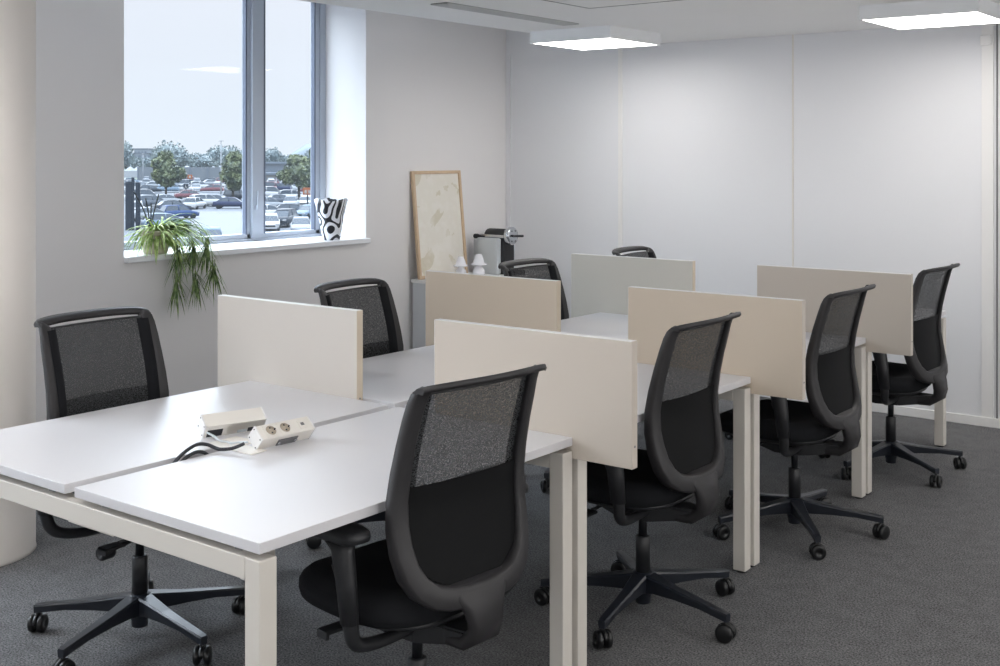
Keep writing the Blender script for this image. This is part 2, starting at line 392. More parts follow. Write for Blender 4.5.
# ------------------------------------------------------------------ bench desks
GAP = .022
desk_lab = ['nearest white bench desk for two, power units lying on it', 'second white bench desk from the camera, between the beige dividers',
            'third white bench desk from the camera', 'farthest white bench desk beside the panelled wall']
for k in range(4):
    y0 = k * L + (.030 if k else 0); y1 = (k + 1) * L
    root = thing('bench_desk', desk_lab[k], 'desk', (-W / 2, (y0 + y1) / 2, 0), 0, 'white bench desks in a row')
    hy_ = (y1 - y0) / 2; hw = W / 2
    for s in (-1, 1):
        bm = NB(); xa, xb = (GAP, hw) if s > 0 else (-hw, -GAP)
        box(bm, xa, xb, -hy_, hy_, D - .025, D, .0015)
        t = obj('desktop', bm, M['desk'], root)
        for e in (-1, 1):
            bm = NB(); xx = s * (hw - .025)
            box(bm, xx - .025, xx + .025, e * (hy_ - .025) - .025, e * (hy_ - .025) + .025, .008, .70, .003)
            lg = obj('leg', bm, M['desk_edge'], root)
            bm = NB(); lathe(bm, (xx, e * (hy_ - .025), 0), [(.02, 0), (.02, .008)], 12); obj('foot', bm, M['black'], lg)
        bm = NB(); xr = s * (hw * .52)
        box(bm, xr - .02, xr + .02, -hy_ + .05, hy_ - .05, .655, .695, .002); obj('rail', bm, M['desk_edge'], root)
        for xx in (s * .12, s * (hw - .1)):
            for e in (-1, 1):
                bm = NB(); box(bm, xx - .012, xx + .012, e * (hy_ - .032) - .008, e * (hy_ - .032) + .008, .70, .7151); obj('spacer', bm, M['grey'], root)
    for e in (-1, 1):
        bm = NB(); box(bm, -hw + .05, hw - .05, e * (hy_ - .025) - .025, e * (hy_ - .025) + .025, .65, .70, .002)
        obj('end_beam', bm, M['desk_edge'], root)
    bm = NB(); box(bm, -.10, .10, -hy_ + .06, hy_ - .06, .615, .618); box(bm, -.10, -.097, -hy_ + .06, hy_ - .06, .618, .68); box(bm, .097, .10, -hy_ + .06, hy_ - .06, .618, .68)
    obj('cable_tray', bm, M['desk_edge'], root)

# ------------------------------------------------------------------ dividers
def divider(x0, x1, k, mats, label, side):
    y0 = k * L + .001; y1 = y0 + .028
    root = thing('desk_divider', label, 'desk divider', ((x0 + x1) / 2, (y0 + y1) / 2, 0), 0, 'screens between neighbouring desks')
    hx = (x1 - x0) / 2; hy_ = .014
    bm = NB(); box(bm, -hx, hx, -hy_, hy_, .676, 1.045, .0015)
    p = obj('panel', bm, mats, root)
    bm = NB(); box(bm, -hx, hx, -hy_, hy_, 1.045, 1.0464); box(bm, -hx - .0012, -hx, -hy_, hy_, .677, 1.046)
    obj('edge_band', bm, M['trim'], root)['label'] = 'pale edge banding'
    bm = NB(); box(bm, hx, hx + .0012, -hy_, hy_, .677, 1.046)
    obj('edge_band', bm, M['divedge'] if side == 'L' else M['div'], root)
    bm = NB(); lathe(bm, (hx + .001, 0, .74), [(.0035, 0), (.0035, .0015), (.001, .002)], 12, 'x'); obj('screw', bm, M['grey'], root)
    bm = NB(); xs = (-hx * .5, hx * .2) 
    bm.free()
    for x in (-hx * .5, hx * .2 if side == 'R' else hx * .6):
        bm = NB(); box(bm, x - .02, x + .02, -hy_ - .03, hy_ + .03, .7002, .708); obj('bracket', bm, M['grey'], root)
for k, m, l in ((1, M['div'], 'beige desk divider nearest the camera, behind the front mesh chair'), (2, M['divwarm'], 'beige desk divider at the second joint of the right-hand desks'),
                (3, M['div'], 'greige desk divider farthest along the right-hand desks')):
    divider(-.5455, .206, k, m, l, 'R')
for k, m, l in ((1, M['divneutral'], 'off-white desk divider on the near left desk beside the hanging plant'), (2, M['divwarm'], 'tan desk divider on the left row in front of the white ornaments'),
                (3, M['divgrey'], 'pale grey desk divider farthest back on the left row')):
    divider(-1.648, -.901, k, m, l, 'L')

# ------------------------------------------------------------------ office chair (local +Y = the way the sitter faces)
BP = [(.39, .20), (.43, .218), (.49, .216), (.55, .203), (.63, .188), (.72, .178), (.80, .187), (.88, .205), (.96, .228), (1.01, .244), (1.035, .262), (1.06, .285)]
def bz(z):
    if z <= BP[0][0]: return BP[0][1]
    for i in range(len(BP) - 1):
        (a, p), (b_, q) = BP[i], BP[i + 1]
        if z <= b_:
            t = (z - a) / (b_ - a)
            m0 = (q - BP[max(i - 1, 0)][1]) / max(1e-6, b_ - BP[max(i - 1, 0)][0]); m1 = (BP[min(i + 2, len(BP) - 1)][1] - p) / (BP[min(i + 2, len(BP) - 1)][0] - a)
            h = b_ - a
            return (2 * t ** 3 - 3 * t * t + 1) * p + (t ** 3 - 2 * t * t + t) * h * m0 + (-2 * t ** 3 + 3 * t * t) * q + (t ** 3 - t * t) * h * m1
    return BP[-1][1]
def bpos(s, z, d=0):     # point on the back surface, d = distance behind it
    return (s, -(bz(z) + d - .55 * s * s), z)
def make_chair():
    root = thing('office_chair', 'x', 'office chair', group='black mesh office chairs around the bench desks')
    # base
    bm = NB()
    lathe(bm, (0, 0, 0), [(.024, .032), (.027, .035), (.027, .055), (.030, .058), (.034, .085), (.040, .10), (.040, .135), (.032, .142), (.0, .142)], 24)
    for k in range(5):
        a = 2 * PI * k / 5; rings = []
        for (r, w, zt, zb) in ((.025, .030, .140, .075), (.06, .026, .134, .082), (.15, .020, .119, .083), (.25, .0165, .106, .080), (.340, .0145, .095, .068), (.358, .0125, .092, .066)):
            pr = []
            for (ww, z) in ((-w * .8, zb), (-w, zt - .006), (-w * .8, zt), (w * .8, zt), (w, zt - .006), (w * .8, zb)):
                pr.append((r * math.cos(a) - ww * math.sin(a), r * math.sin(a) + ww * math.cos(a), z))
            rings.append(pr)
        loft(bm, rings, smooth=False)
    obj('star_base', bm, M['base'], root)
    # casters
    for k in range(5):
        a = 2 * PI * k / 5; c = Vector((.348 * math.cos(a), .348 * math.sin(a), 0))
        sa = a + [1.1, -.6, 1.9, .3, -1.4][k]
        bm = NB(); lathe(bm, (0, 0, 0), [(.007, .045), (.007, .072), (.001, .072)], 10)
        rings = []
        for t in range(9):
            th = PI * t / 8
            rings.append([(x, .031 * math.cos(th), .031 + .031 * math.sin(th)) for x in (-.006, .006)] + [(x, .024 * math.cos(th), .031 + .024 * math.sin(th)) for x in (.006, -.006)])
        loft(bm, rings)
        ca = obj('caster', bm, M['wheel'], root); ca.location = c; ca.rotation_euler = (0, 0, sa)
        for s in (-1, 1):
            bm = NB(); lathe(bm, (s * .016, 0, .0295), [(.0, -.0095), (.024, -.0095), (.0295, -.006), (.0295, .006), (.024, .0095), (.010, .0095), (.009, .0075), (0, .0075)], 24, 'x')
            obj('wheel', bm, M['wheel'], ca)
    # gas column
    bm = NB(); lathe(bm, (0, 0, 0), [(.0255, .14), (.0255, .262), (.022, .266), (.0, .266)], 20); g = obj('gas_column', bm, M['black'], root)
    bm = NB(); lathe(bm, (0, 0, 0), [(.0145, .262), (.0145, .36)], 16); obj('piston', bm, M['gasm'], g)
    # mechanism
    bm = NB()
    loft(bm, [[(-w, y, z0), (w, y, z0), (w, y, z1), (-w, y, z1)] for (y, w, z0, z1) in ((-.225, .036, .372, .400), (-.15, .045, .352, .398), (-.06, .07, .338, .395), (.06, .075, .335, .395), (.14, .055, .35, .395), (.165, .04, .365, .395))], smooth=False)
    bmesh.ops.bevel(bm, geom=[e for e in bm.edges], offset=.005, segments=2, affect='EDGES')
    obj('mechanism', bm, M['black'], root)
    bm = NB(); tube(bm, [(.06, .055, .345), (.16, .055, .332)], .007, 8); lathe(bm, (.148, .055, .332), [(.0, 0), (.021, 0), (.023, .004), (.023, .040), (.019, .047), (.012, .047), (.011, .043), (0, .043)], 20, 'x')
    obj('tension_knob', bm, M['black'], root)
    for s, y in ((-1, .10), (1, .12)):
        bm = NB(); tube(bm, [(s * .06, y, .378), (s * .17, y, .374)], .006, 8)
        box(bm, min(s * .16, s * .235), max(s * .16, s * .235), y - .018, y + .024, .364, .374, .003)
        box(bm, min(s * .225, s * .235), max(s * .225, s * .235), y - .018, y + .024, .352, .374, .003)
        obj('paddle_lever', bm, M['black'], root)
    # seat
    def so(u, sx, sy, n=3.2):
        c, s_ = math.cos(u), math.sin(u)
        return (sx * math.copysign(abs(c) ** (2 / n), c), sy * math.copysign(abs(s_) ** (2 / n), s_))
    def seat(bm, lv, front):
        rings = []
        for z, k in lv:
            r = []
            for i in range(44):
                x, y = so(2 * PI * i / 44, .245 * k, .245 * k)
                yy = y + .07
                dz = -front * max(0, (y - .10) / .15) ** 2 + .02 * (x / .25) ** 2 * (k < .95) 
                if y > 0: x *= 1 - .12 * (y / .245) ** 2
                r.append((x, yy, z + dz))
            rings.append(r)
        loft(bm, rings)
    bm = NB(); seat(bm, [(.418, .90), (.428, .975), (.448, 1.0), (.466, .995), (.480, .96), (.487, .87), (.486, .6), (.483, .3), (.482, .02)], .016)
    obj('seat', bm, M['seat'], root)
    bm = NB(); seat(bm, [(.380, .45), (.388, .72), (.404, .90), (.4185, .94), (.4185, .3)], .016); obj('seat_shell', bm, M['black'], root)
    # armrests
    for s in (-1, 1):
        bm = NB()
        pts = smoothpts([(s * .05, -.05, .376), (s * .16, -.055, .374), (s * .235, -.066, .386), (s * .276, -.076, .410), (s * .292, -.082, .46), (s * .298, -.074, .54), (s * .298, -.048, .60)], 5)
        n = len(pts)
        tube(bm, pts, .017, 12, radii=[.0145 + .0055 * min(1, i / n * 1.6) for i in range(n)])
        ar = obj('armrest', bm, M['black'], root)
        bm = NB(); rings = []
        for t, (cx_, cy_, cz_, rx, ry) in enumerate([(.294, -.082, .460, .0215, .025), (.298, -.074, .56, .0235, .029), (.296, -.058, .63, .025, .034), (.29, -.036, .655, .032, .055)]):
            rings.append([(s * cx_ + rx * math.cos(2 * PI * i / 16), cy_ + ry * math.sin(2 * PI * i / 16), cz_) for i in range(16)])
        loft(bm, rings); obj('sleeve', bm, M['black'], ar)
        bm = NB(); rings = []
        for z, k in ((.650, .80), (.657, .96), (.668, 1.0), (.678, .97), (.684, .86), (.686, .5), (.686, .02)):
            r = []
            for i in range(32):
                x, y = so(2 * PI * i / 32, .044 * k, .118 * k, 3.5); r.append((s * .283 + x, y - .005, z))
            rings.append(r)
        loft(bm, rings); obj('arm_pad', bm, M['black'], ar)
    # back frame: outer and inner contours in (s, z)
    def mir(h): return h + [(-s, z) for s, z in h[::-1] if s > 1e-6]
    outer = [(0, .468), (.05, .469), (.10, .474), (.15, .488), (.192, .518), (.218, .562), (.231, .618), (.235, .68), (.234, .75), (.231, .82), (.228, .89), (.226, .95), (.222, .995), (.219, 1.018), (.212, 1.031), (.200, 1.037)]
    inner = [(0, .526), (.045, .527), (.09, .531), (.13, .543), (.160, .568), (.178, .602), (.187, .645), (.190, .69), (.191, .75), (.190, .82), (.190, .89), (.187, .95), (.184, .985), (.182, 1.000), (.180, 1.010), (.178, 1.018)]
    o2 = [(s, z) for s, z in outer[::-1]] + [(-s, z) for s, z in outer[1:]]
    i2 = [(s, z) for s, z in inner[::-1]] + [(-s, z) for s, z in inner[1:]]
    bm = NB(); rings = []
    for (so_, zo), (si, zi) in zip(o2, i2):
        ms, mz = (so_ + si) / 2, (zo + zi) / 2
        q = lambda f: (so_ * (1 - f) + si * f, zo * (1 - f) + zi * f)
        t = .036 - .010 * max(0, min(1, (zo - .5) / .2)) - .008 * max(0, (zo - .7) / .33)
        p = []
        for f_, d in ((0, -t * .25), (0, t * .55), (.06, t * .8), (.14, t * .88), (.85, t * .95), (.95, t * .85), (1, t * .5), (1, -t * .2), (.9, -t * .35), (.1, -t * .35)):
            ss, zz = q(f_); p.append(bpos(ss, zz, d))
        rings.append(p)
    loft(bm, rings)
    bf = obj('back_frame', bm, M['frame'], root)
    # yoke
    bm = NB(); rings = []
    for (y, z, w, t) in ((-.214, .530, .105, .008), (-.234, .502, .090, .014), (-.245, .468, .066, .018), (-.250, .43, .052, .021), (-.243, .398, .047, .021), (-.205, .370, .046, .018), (-.13, .365, .045, .015), (-.09, .367, .04, .012)):
        # section normal roughly along the path
        rings.append((y, z, w, t))
    rr = []
    for i, (y, z, w, t) in enumerate(rings):
        a = rings[max(i - 1, 0)]; b_ = rings[min(i + 1, len(rings) - 1)]
        dy, dz = b_[0] - a[0], b_[1] - a[1]; n = math.hypot(dy, dz); ny, nz = -dz / n, dy / n
        rr.append([(-w, y - ny * t * .4, z - nz * t * .4), (-w * .8, y - ny * t, z - nz * t), (w * .8, y - ny * t, z - nz * t), (w, y - ny * t * .4, z - nz * t * .4),
                   (w, y + ny * t * .4, z + nz * t * .4), (w * .8, y + ny * t, z + nz * t), (-w * .8, y + ny * t, z + nz * t), (-w, y + ny * t * .4, z + nz * t * .4)])
    loft(bm, rr); obj('yoke', bm, M['frame'], bf)
    # mesh
    bm = NB(); g = []
    for j in range(25):
        z = .51 + (1.015 - .51) * j / 24
        # half width at z from the contour midline
        hw = 0
        for (s0, z0), (s1, z1) in zip(inner, inner[1:]):
            if z0 <= z <= z1 and z1 > z0: hw = s0 + (s1 - s0) * (z - z0) / (z1 - z0)
        if z < .526: hw = .05
        hw += .010
        g.append([bm.verts.new(bpos(hw * (2 * i / 16 - 1), z, .0)) for i in range(17)])
    for a, b_ in zip(g, g[1:]):
        for i in range(16): bm.faces.new((a[i], a[i + 1], b_[i + 1], b_[i])).smooth = True
    obj('mesh_panel', bm, M['mesh'], bf)['label'] = 'see-through dark knit mesh'
    for s in (-1, 1):
        bm = NB(); pv = None
        for j in range(19):
            z = .60 + .41 * j / 18
            q = [bm.verts.new(bpos(s * ss, z, dd)) for ss, dd in ((.160, -.0015), (.163, -.004), (.198, -.010), (.200, -.004))]
            if pv:
                for a_, b_, c_, d_ in zip(pv, pv[1:], q[1:], q): bm.faces.new((a_, b_, c_, d_)).smooth = True
            pv = q
        obj('mesh_border', bm, M['seat'], bf)
    # hem strip along the top of the mesh
    bm = NB(); tube(bm, [bpos(-.187 + .374 * i / 12, 1.015, .001) for i in range(13)], .0035, 8); obj('mesh_hem', bm, M['black'], bf)
    # lumbar panel behind the mesh
    bm = NB(); fr, bk = [], []
    for j in range(13):
        z = .530 + .250 * j / 12
        f1, f2 = [], []
        for i in range(15):
            u = 2 * i / 14 - 1; hw = .188 if z > .62 else .188 - .095 * ((.62 - z) / .09) ** 2
            zz = z
            f1.append(bpos(u * hw, zz, .007)); f2.append(bpos(u * hw, zz, .011))
        fr.append(f1); bk.append(f2)
    for G in (fr, bk):
        v = [[bm.verts.new(p) for p in r] for r in G]
        for a, b_ in zip(v, v[1:]):
            for i in range(14): bm.faces.new((a[i], a[i + 1], b_[i + 1], b_[i])).smooth = True
    obj('lumbar_panel', bm, M['lumbar'], bf)
    for s in (1,):
        bm = NB(); p = bpos(s * .232, .70, .0); box(bm, p[0] - .012 + s * .004, p[0] + .012 + s * .004, p[1] - .014, p[1] + .014, .675, .725, .005); obj('lumbar_slider', bm, M['black'], bf)
    # top rail: curls back over the top edge
    bm = NB(); rings = []
    N = 24
    for i in range(N + 1):
        u = 2 * i / N - 1; s = u * .2185
        c = 1 - abs(u) ** 3.2
        base = bpos(s, 1.012, .0)
        y = base[1] - .020 - .022 * c ** .6 ; z = 1.028 + .012 * c ** .5
        w = .019; t = .0055
        # flat rail, tilted backwards
        rings.append([(s, y + w * .75, z - w * .55 - t), (s, y + w * .85, z - w * .35 + t * .4), (s, y, z + t), (s, y - w * 1.0, z + .004 + t), (s, y - w * 1.25, z + .001), (s, y - w, z - .004 - t * .6), (s, y, z - t)])
    loft(bm, rings); obj('top_rail', bm, M['frame'], bf)
    return root

chair0 = make_chair()
RY = math.radians
chairs = [  # hub x, y, heading, base phase (world degrees), label
    (-.085, .61, 84, 40, 'black mesh office chair nearest the camera, pulled to the near right desk'),
    (-.122, 1.830, 90, -9, 'black mesh office chair second from the camera on the right side, behind the first divider'),
    (-.066, 2.985, 90, 20, 'black mesh office chair third from the camera on the right side'),
    (-.08, 4.205, 88, 37, 'black mesh office chair farthest back on the right side, by the panelled wall'),
    (-1.335, .640, -88, -3, 'black mesh office chair at the near left desk beside the round column'),
    (-1.335, 1.89, -85, -122, 'black mesh office chair on the left under the window vase, beside the grey cabinet'),
    (-1.335, 3.135, -90, -71, 'black mesh office chair on the left in front of the coffee machine'),
    (-1.34, 4.20, -86, -60, 'black mesh office chair at the far left desk, only its top showing'),
]
base_children = {'star_base', 'caster'}
for i, (x, y, hd, ph, l) in enumerate(chairs):
    o = chair0 if i == 0 else copy_tree(chair0)
    o.location = (x, y, 0); o['label'] = l
    # local +Y must point along world heading: heading 90 -> facing -X
    rz = RY(hd); o.rotation_euler = (0, 0, rz)
    d = RY(ph) - rz
    for ch in o.children:
        n = ch.name.split('.')[0]
        if n == 'star_base': ch.rotation_euler = (0, 0, d)
        elif n == 'caster':
            k = None
            p = ch.location.copy(); rot = Matrix.Rotation(d - (0 if i == 0 else 0), 4, 'Z')
            ch['_a'] = 0
            if i == 0: ch['_l'] = (p.x, p.y, ch.rotation_euler.z)
            lx, ly, lr = ch['_l']
            v = rot @ Vector((lx, ly, 0)); ch.location = v; ch.rotation_euler = (0, 0, lr + d + i * .7)
for o in list(COL.objects):
    for k in ('_a', '_l'):
        if k in o.keys(): del o[k]

# ------------------------------------------------------------------ power units on the desk
def section_box(bm, p0, p1, up, w, h, bev=.002):
    p0, p1 = Vector(p0), Vector(p1); y = (p1 - p0).normalized(); z = Vector(up); z = (z - y * z.dot(y)).normalized(); x = y.cross(z)
    m = Matrix(((x.x, y.x, z.x, (p0.x + p1.x) / 2), (x.y, y.y, z.y, (p0.y + p1.y) / 2), (x.z, y.z, z.z, (p0.z + p1.z) / 2), (0, 0, 0, 1)))
    return m, (p1 - p0).length
def power_unit(p0, p1, up, label, sockets, name='power_strip'):
    m, ln = section_box(None, p0, p1, up, 0, 0)
    root = thing(name, label, 'power strip', (0, 0, 0), 0, 'desk power units'); root.matrix_world = m
    h = ln / 2; w = .025; K = .84
    bm = NB()
    if sockets:
        box(bm, -w, w, -h, h, -.0235, .0235, .003)
    else:
        box(bm, -w, w, -h, h, .0185, .0235, .001); box(bm, -w, -w + .004, -h, h, -.0235, .0185); box(bm, w - .004, w, -h, h, -.0235, .0185)
        box(bm, -w, w, -h * .25, h, -.0235, .02, .001)
    obj('housing', bm, M['outlet'], root)
    for e in (-1, 1):
        bm = NB(); box(bm, -w - .0012, w + .0012, e * h - .002, e * h + .002, -.0250, .0250, .001)
        c = obj('end_cap', bm, M['trim'], root)
        bm = NB()
        for x in (-1, 1):
            for z in (-1, 1): lathe(bm, (x * (w - .006), e * (h + .002), z * .0175), [(.0022, 0), (.0022, e * .001), (.0005, e * .001)], 8, 'y')
        obj('screws', bm, M['dark'], c)
    if sockets:
        for yy in (-h * .55, -h * .02):
            bm = NB(); box(bm, -.0215, .0215, yy - .0215, yy + .0215, .0235, .0250, .001)
            lathe(bm, (0, yy, .0250), [(.0185, 0), (.0185, .0015), (.0168, .0015), (.0164, .0002), (0, .0002)], 24)
            s = obj('socket', bm, M['outlet'], root)
            bm = NB(); lathe(bm, (0, yy, .0252), [(.0162, 0), (.0162, .00015), (0, .00015)], 24); obj('socket_well', bm, M['well_shade'], s)
            bm = NB()
            for dx in (-.0085, .0085): lathe(bm, (dx, yy, .0254), [(.0028, 0), (.0028, .0006), (0, .0006)], 10)
            lathe(bm, (0, yy + .0115, .0252), [(.002, 0), (.002, .006), (0, .006)], 10)
            obj('socket_contacts', bm, M['dark'], s)
        bm = NB(); box(bm, -.015, .015, h * .50, h * .78, .0235, .0257, .001); sw = obj('data_port', bm, M['outlet'], root)
        bm = NB(); box(bm, -.005, .005, h * .58, h * .70, .0257, .0263); obj('port_opening', bm, M['grey'], sw)
        bm = NB(); box(bm, w, w + .003, -.03, .04, -.018, .008, .001); sd = obj('side_bracket', bm, M['grey'], root)
        for yy in (-.024, .034):
            bm = NB(); lathe(bm, (w + .003, yy, -.005), [(.005, 0), (.005, .003), (0, .003)], 10, 'x'); obj('bolt', bm, M['chrome'], sd)
    else:
        for q in ((-h * .9, -h * .4, -.022, .006), (h * .45, h * .85, -.02, -.004)):
            bm = NB(); box(bm, w, w + .0008, *q); obj('cable_opening', bm, M['dark'], root)
        bm = NB(); box(bm, w, w + .003, h * .1, h * .42, -.018, -.008, .001); obj('clip', bm, M['silver'], root)
    return root
power_unit((-.632, .530, .774), (-.615, .717, .774), (.66, 0, .75), 'white power strip with two sockets facing up, lying by the desk gap', True)
power_unit((-.876, .533, .774), (-.816, .714, .774), (.60, 0, .80), 'plain white power unit tipped on its side, its wiring opening showing', False)
bm = NB(); box(bm, -.80, -.60, .485, .545, .7402, .7435, .001); box(bm, -.80, -.70, .546, .60, .7402, .7435, .001)
tag(obj('gap_cover', bm, M['outlet']), 'white flap plate lying over the desk gap under the power strips', 'cover plate')
bm = NB(); tube(bm, smoothpts([(-.728, .29, .70), (-.728, .325, .735), (-.730, .365, .757), (-.740, .41, .764), (-.738, .442, .758), (-.712, .452, .750), (-.690, .455, .749), (-.665, .475, .752), (-.64, .496, .765)]), .0052, 8)
tube(bm, smoothpts([(-.722, .31, .70), (-.720, .345, .735), (-.722, .385, .748), (-.725, .42, .742), (-.727, .445, .72), (-.728, .455, .69)]), .0052, 8)
tag(obj('power_cable', bm, M['dark']), 'dark cable looping out of the desk gap to the power strip', 'cable')
bm = NB(); tube(bm, smoothpts([(-.830, .515, .765), (-.80, .52, .757), (-.765, .51, .752), (-.74, .52, .750), (-.715, .51, .752), (-.69, .52, .756), (-.655, .52, .762)]), .0032, 8)
tag(obj('grey_lead', bm, M['silver']), 'short grey lead linking the two power units', 'cable')

# ------------------------------------------------------------------ cabinet and what stands on it
root = thing('storage_cabinet', 'low pale grey cabinet against the wall under the framed picture', 'cabinet', (-3.2, 4.90, 0))
bm = NB(); box(bm, -.27, .21, -.53, .53, .03, .705, .002); obj('carcass', bm, M['cabinet'], root)
bm = NB(); box(bm, -.28, .225, -.54, .54, .705, .728, .002); obj('top_board', bm, M['trim'], root)
bm = NB(); box(bm, -.25, .19, -.5, .5, 0, .03); obj('plinth', bm, M['grey'], root)
for s in (-1, 1):
    bm = NB(); box(bm, .21, .228, min(s * .004, s * .525), max(s * .004, s * .525), .04, .70, .002); d = obj('door', bm, M['cabinet'], root)
    bm = NB(); box(bm, .228, .24, s * .05 - .005, s * .05 + .005, .5, .62, .002); obj('handle', bm, M['chrome'], d)
# framed picture leaning on the wall
root = thing('framed_picture', 'leaning oak-framed abstract picture in cream tones on the cabinet', 'picture', (-3.405, 4.625, .7295))
root.rotation_euler = (0, -math.atan2(.07, .74), 0)
bm = NB(); hw, hh, t = .262, .752, .022
box(bm, -.012, .012, -hw, -hw + t, 0, hh, .002); box(bm, -.012, .012, hw - t, hw, 0, hh, .002); box(bm, -.012, .012, -hw + t, hw - t, 0, t, .002); box(bm, -.012, .012, -hw + t, hw - t, hh - t, hh, .002)
obj('frame', bm, M['wood'], root)
bm = NB(); box(bm, -.008, .000, -hw + t, hw - t, t, hh - t); obj('canvas', bm, M['canvas'], root)['label'] = 'cream abstract painting with soft swirls'

# coffee machine: faces +X
root = thing('coffee_machine', 'silver and black capsule coffee machine on the grey cabinet', 'coffee machine', (-3.25, 5.06, .7285))
bm = NB(); box(bm, -.12, .075, -.11, -.06, 0, .262, .012); obj('side_panel', bm, M['silver'], root)['label'] = 'brushed silver side panel'
bm = NB(); box(bm, -.12, .075, .06, .11, 0, .262, .012); obj('side_panel', bm, M['silver'], root)['label'] = 'brushed silver side panel'
bm = NB(); box(bm, -.11, .10, -.06, .06, 0, .27, .006); box(bm, .10, .2, -.06, .06, 0, .03, .004); obj('body', bm, M['black'], root)
bm = NB(); lathe(bm, (-.10, -.01, .277), [(.0, 0), (.03, .0), (.046, .015), (.050, .03), (.050, .20)], 24, 'x'); obj('brewing_barrel', bm, M['black'], root)
bm = NB(); lathe(bm, (.10, -.01, .277), [(.0, 0), (.062, 0), (.066, .01), (.066, .034), (.058, .044), (.035, .048), (0, .048)], 28, 'x'); hd = obj('chrome_head', bm, M['chrome'], root); hd['label'] = 'round chrome brewing head'
bm = NB()
for k in range(6):
    a = k * PI / 3; lathe(bm, (.1455, -.01 + .042 * math.cos(a), 0.277 + .042 * math.sin(a)), [(.006, 0), (.006, .003), (0, .003)], 8, 'x')
obj('head_buttons', bm, M['dark'], hd)
bm = NB(); tube(bm, [(.145, -.01, .277), (.18, -.012, .279), (.235, -.016, .282)], .009, 10); obj('lever', bm, M['dark'], root)
bm = NB(); box(bm, -.13, .12, -.065, -.045, .262, .285, .004); obj('trim_bar', bm, M['chrome'], root)
bm = NB(); lathe(bm, (-.175, -.06, .268), [(0, 0), (.016, 0), (.018, .005), (.018, .03), (.012, .045), (.008, .10)], 14, 'x'); obj('tank_handle', bm, M['dark'], root)
bm = NB(); box(bm, -.175, -.121, -.075, .075, 0, .245, .008); obj('water_tank', bm, M['cabinet'], root)
for x, y, s, l in ((-3.275, 4.66, 1.0, 'white mushroom-capped ceramic ornament in front of the picture'), (-3.185, 4.75, 1.1, 'white mushroom-capped ceramic ornament beside the coffee machine')):
    bm = NB(); lathe(bm, (x, y, .7285), [(r * s, h * s) for r, h in ((.0, 0), (.030, 0), (.036, .012), (.040, .03), (.036, .05), (.022, .068), (.016, .075), (.046, .078), (.052, .082), (.050, .088), (.038, .092), (.030, .118), (.022, .140), (.018, .148), (0, .149))], 28)
    tag(obj('mushroom_ornament', bm, M['ceramic']), l, 'ornament', 'white ornaments on the cabinet')
bm = NB(); lathe(bm, (-3.09, 4.79, .7285), [(0, 0), (.03, 0), (.045, .012), (.047, .014), (.043, .016), (.028, .006), (0, .005)], 24)
tag(obj('saucer', bm, M['ceramic']), 'small white saucer at the foot of the coffee machine', 'saucer')

# ------------------------------------------------------------------ window sill: vase and plant
root = thing('patterned_vase', 'black and white swirl-patterned vase flaring towards the top, on the sill', 'vase', (-3.545, 3.665, 1.0385))
bm = NB(); outr, innr = [], []
for j in range(9):
    t = j / 8; rx, ry, z = .052 + .045 * t ** 1.2, .062 + .055 * t ** 1.2, .262 * t
    o_, i_ = [], []
    for i in range(32):
        a = 2 * PI * i / 32; wv = 1 + .05 * t * math.sin(5 * a + 1); zz = z + (.010 * math.sin(3 * a + .5) if j == 8 else 0)
        o_.append((rx * wv * math.cos(a), ry * wv * math.sin(a), zz)); i_.append(((rx * wv - .005) * math.cos(a), (ry * wv - .005) * math.sin(a), max(zz, .006)))
    outr.append(o_); innr.append(i_)
loft(bm, outr + innr[::-1]); obj('body', bm, M['swirl'], root)

def leaf(bm, p0, d, up, ln, w, droop, n=8, twist=0):
    p = Vector(p0); d = Vector(d).normalized(); prev = None
    for i in range(n + 1):
        t = i / n
        s = d.cross(Vector((0, 0, 1)))
        if s.length < 1e-3: s = Vector((1, 0, 0))
        s.normalize(); s = Matrix.Rotation(twist, 3, d) @ s
        ww = w * (1 - t ** 2.2) * (.55 + .45 * min(1, t * 4)); nrm = s.cross(d).normalized()
        a, m_, b_ = bm.verts.new(p - s * ww), bm.verts.new(p - nrm * ww * .35), bm.verts.new(p + s * ww)
        if prev:
            bm.faces.new((prev[0], prev[1], m_, a)).smooth = True; bm.faces.new((prev[1], prev[2], b_, m_)).smooth = True
        prev = (a, m_, b_)
        d = (d + Vector((0, 0, -1)) * droop / n).normalized(); p = p + d * ln / n
root = thing('potted_plant', 'green spider plant trailing from a pot on the window sill', 'plant', (-3.555, 2.315, 1.0385))
bm = NB(); lathe(bm, (0, 0, 0), [(0, 0), (.062, 0), (.068, .01), (.085, .10), (.088, .13), (.080, .13), (.077, .115), (0, .11)], 28); obj('pot', bm, M['pot'], root)
bm = NB()
for i in range(150):
    a = R.uniform(0, 2 * PI)
    if math.cos(a) < 0: a = PI - a if R.random() < .75 else a
    e = R.uniform(.25, 1.1)
    leaf(bm, (R.uniform(-.03, .03), R.uniform(-.03, .03), .11), (math.cos(a) * math.cos(e), math.sin(a) * math.cos(e), math.sin(e)), None, R.uniform(.16, .31), R.uniform(.005, .008), R.uniform(1.4, 2.8), twist=R.uniform(-.5, .5))
for i in range(50):
    a = R.uniform(.6, 1.55); e = R.uniform(.3, .8)
    leaf(bm, (R.uniform(0, .04), R.uniform(.0, .05), .12), (math.cos(a) * math.cos(e), math.sin(a) * math.cos(e), math.sin(e)), None, R.uniform(.3, .42), R.uniform(.005, .008), R.uniform(1.5, 2.3))
obj('leaves', bm, M['leaf'], root)
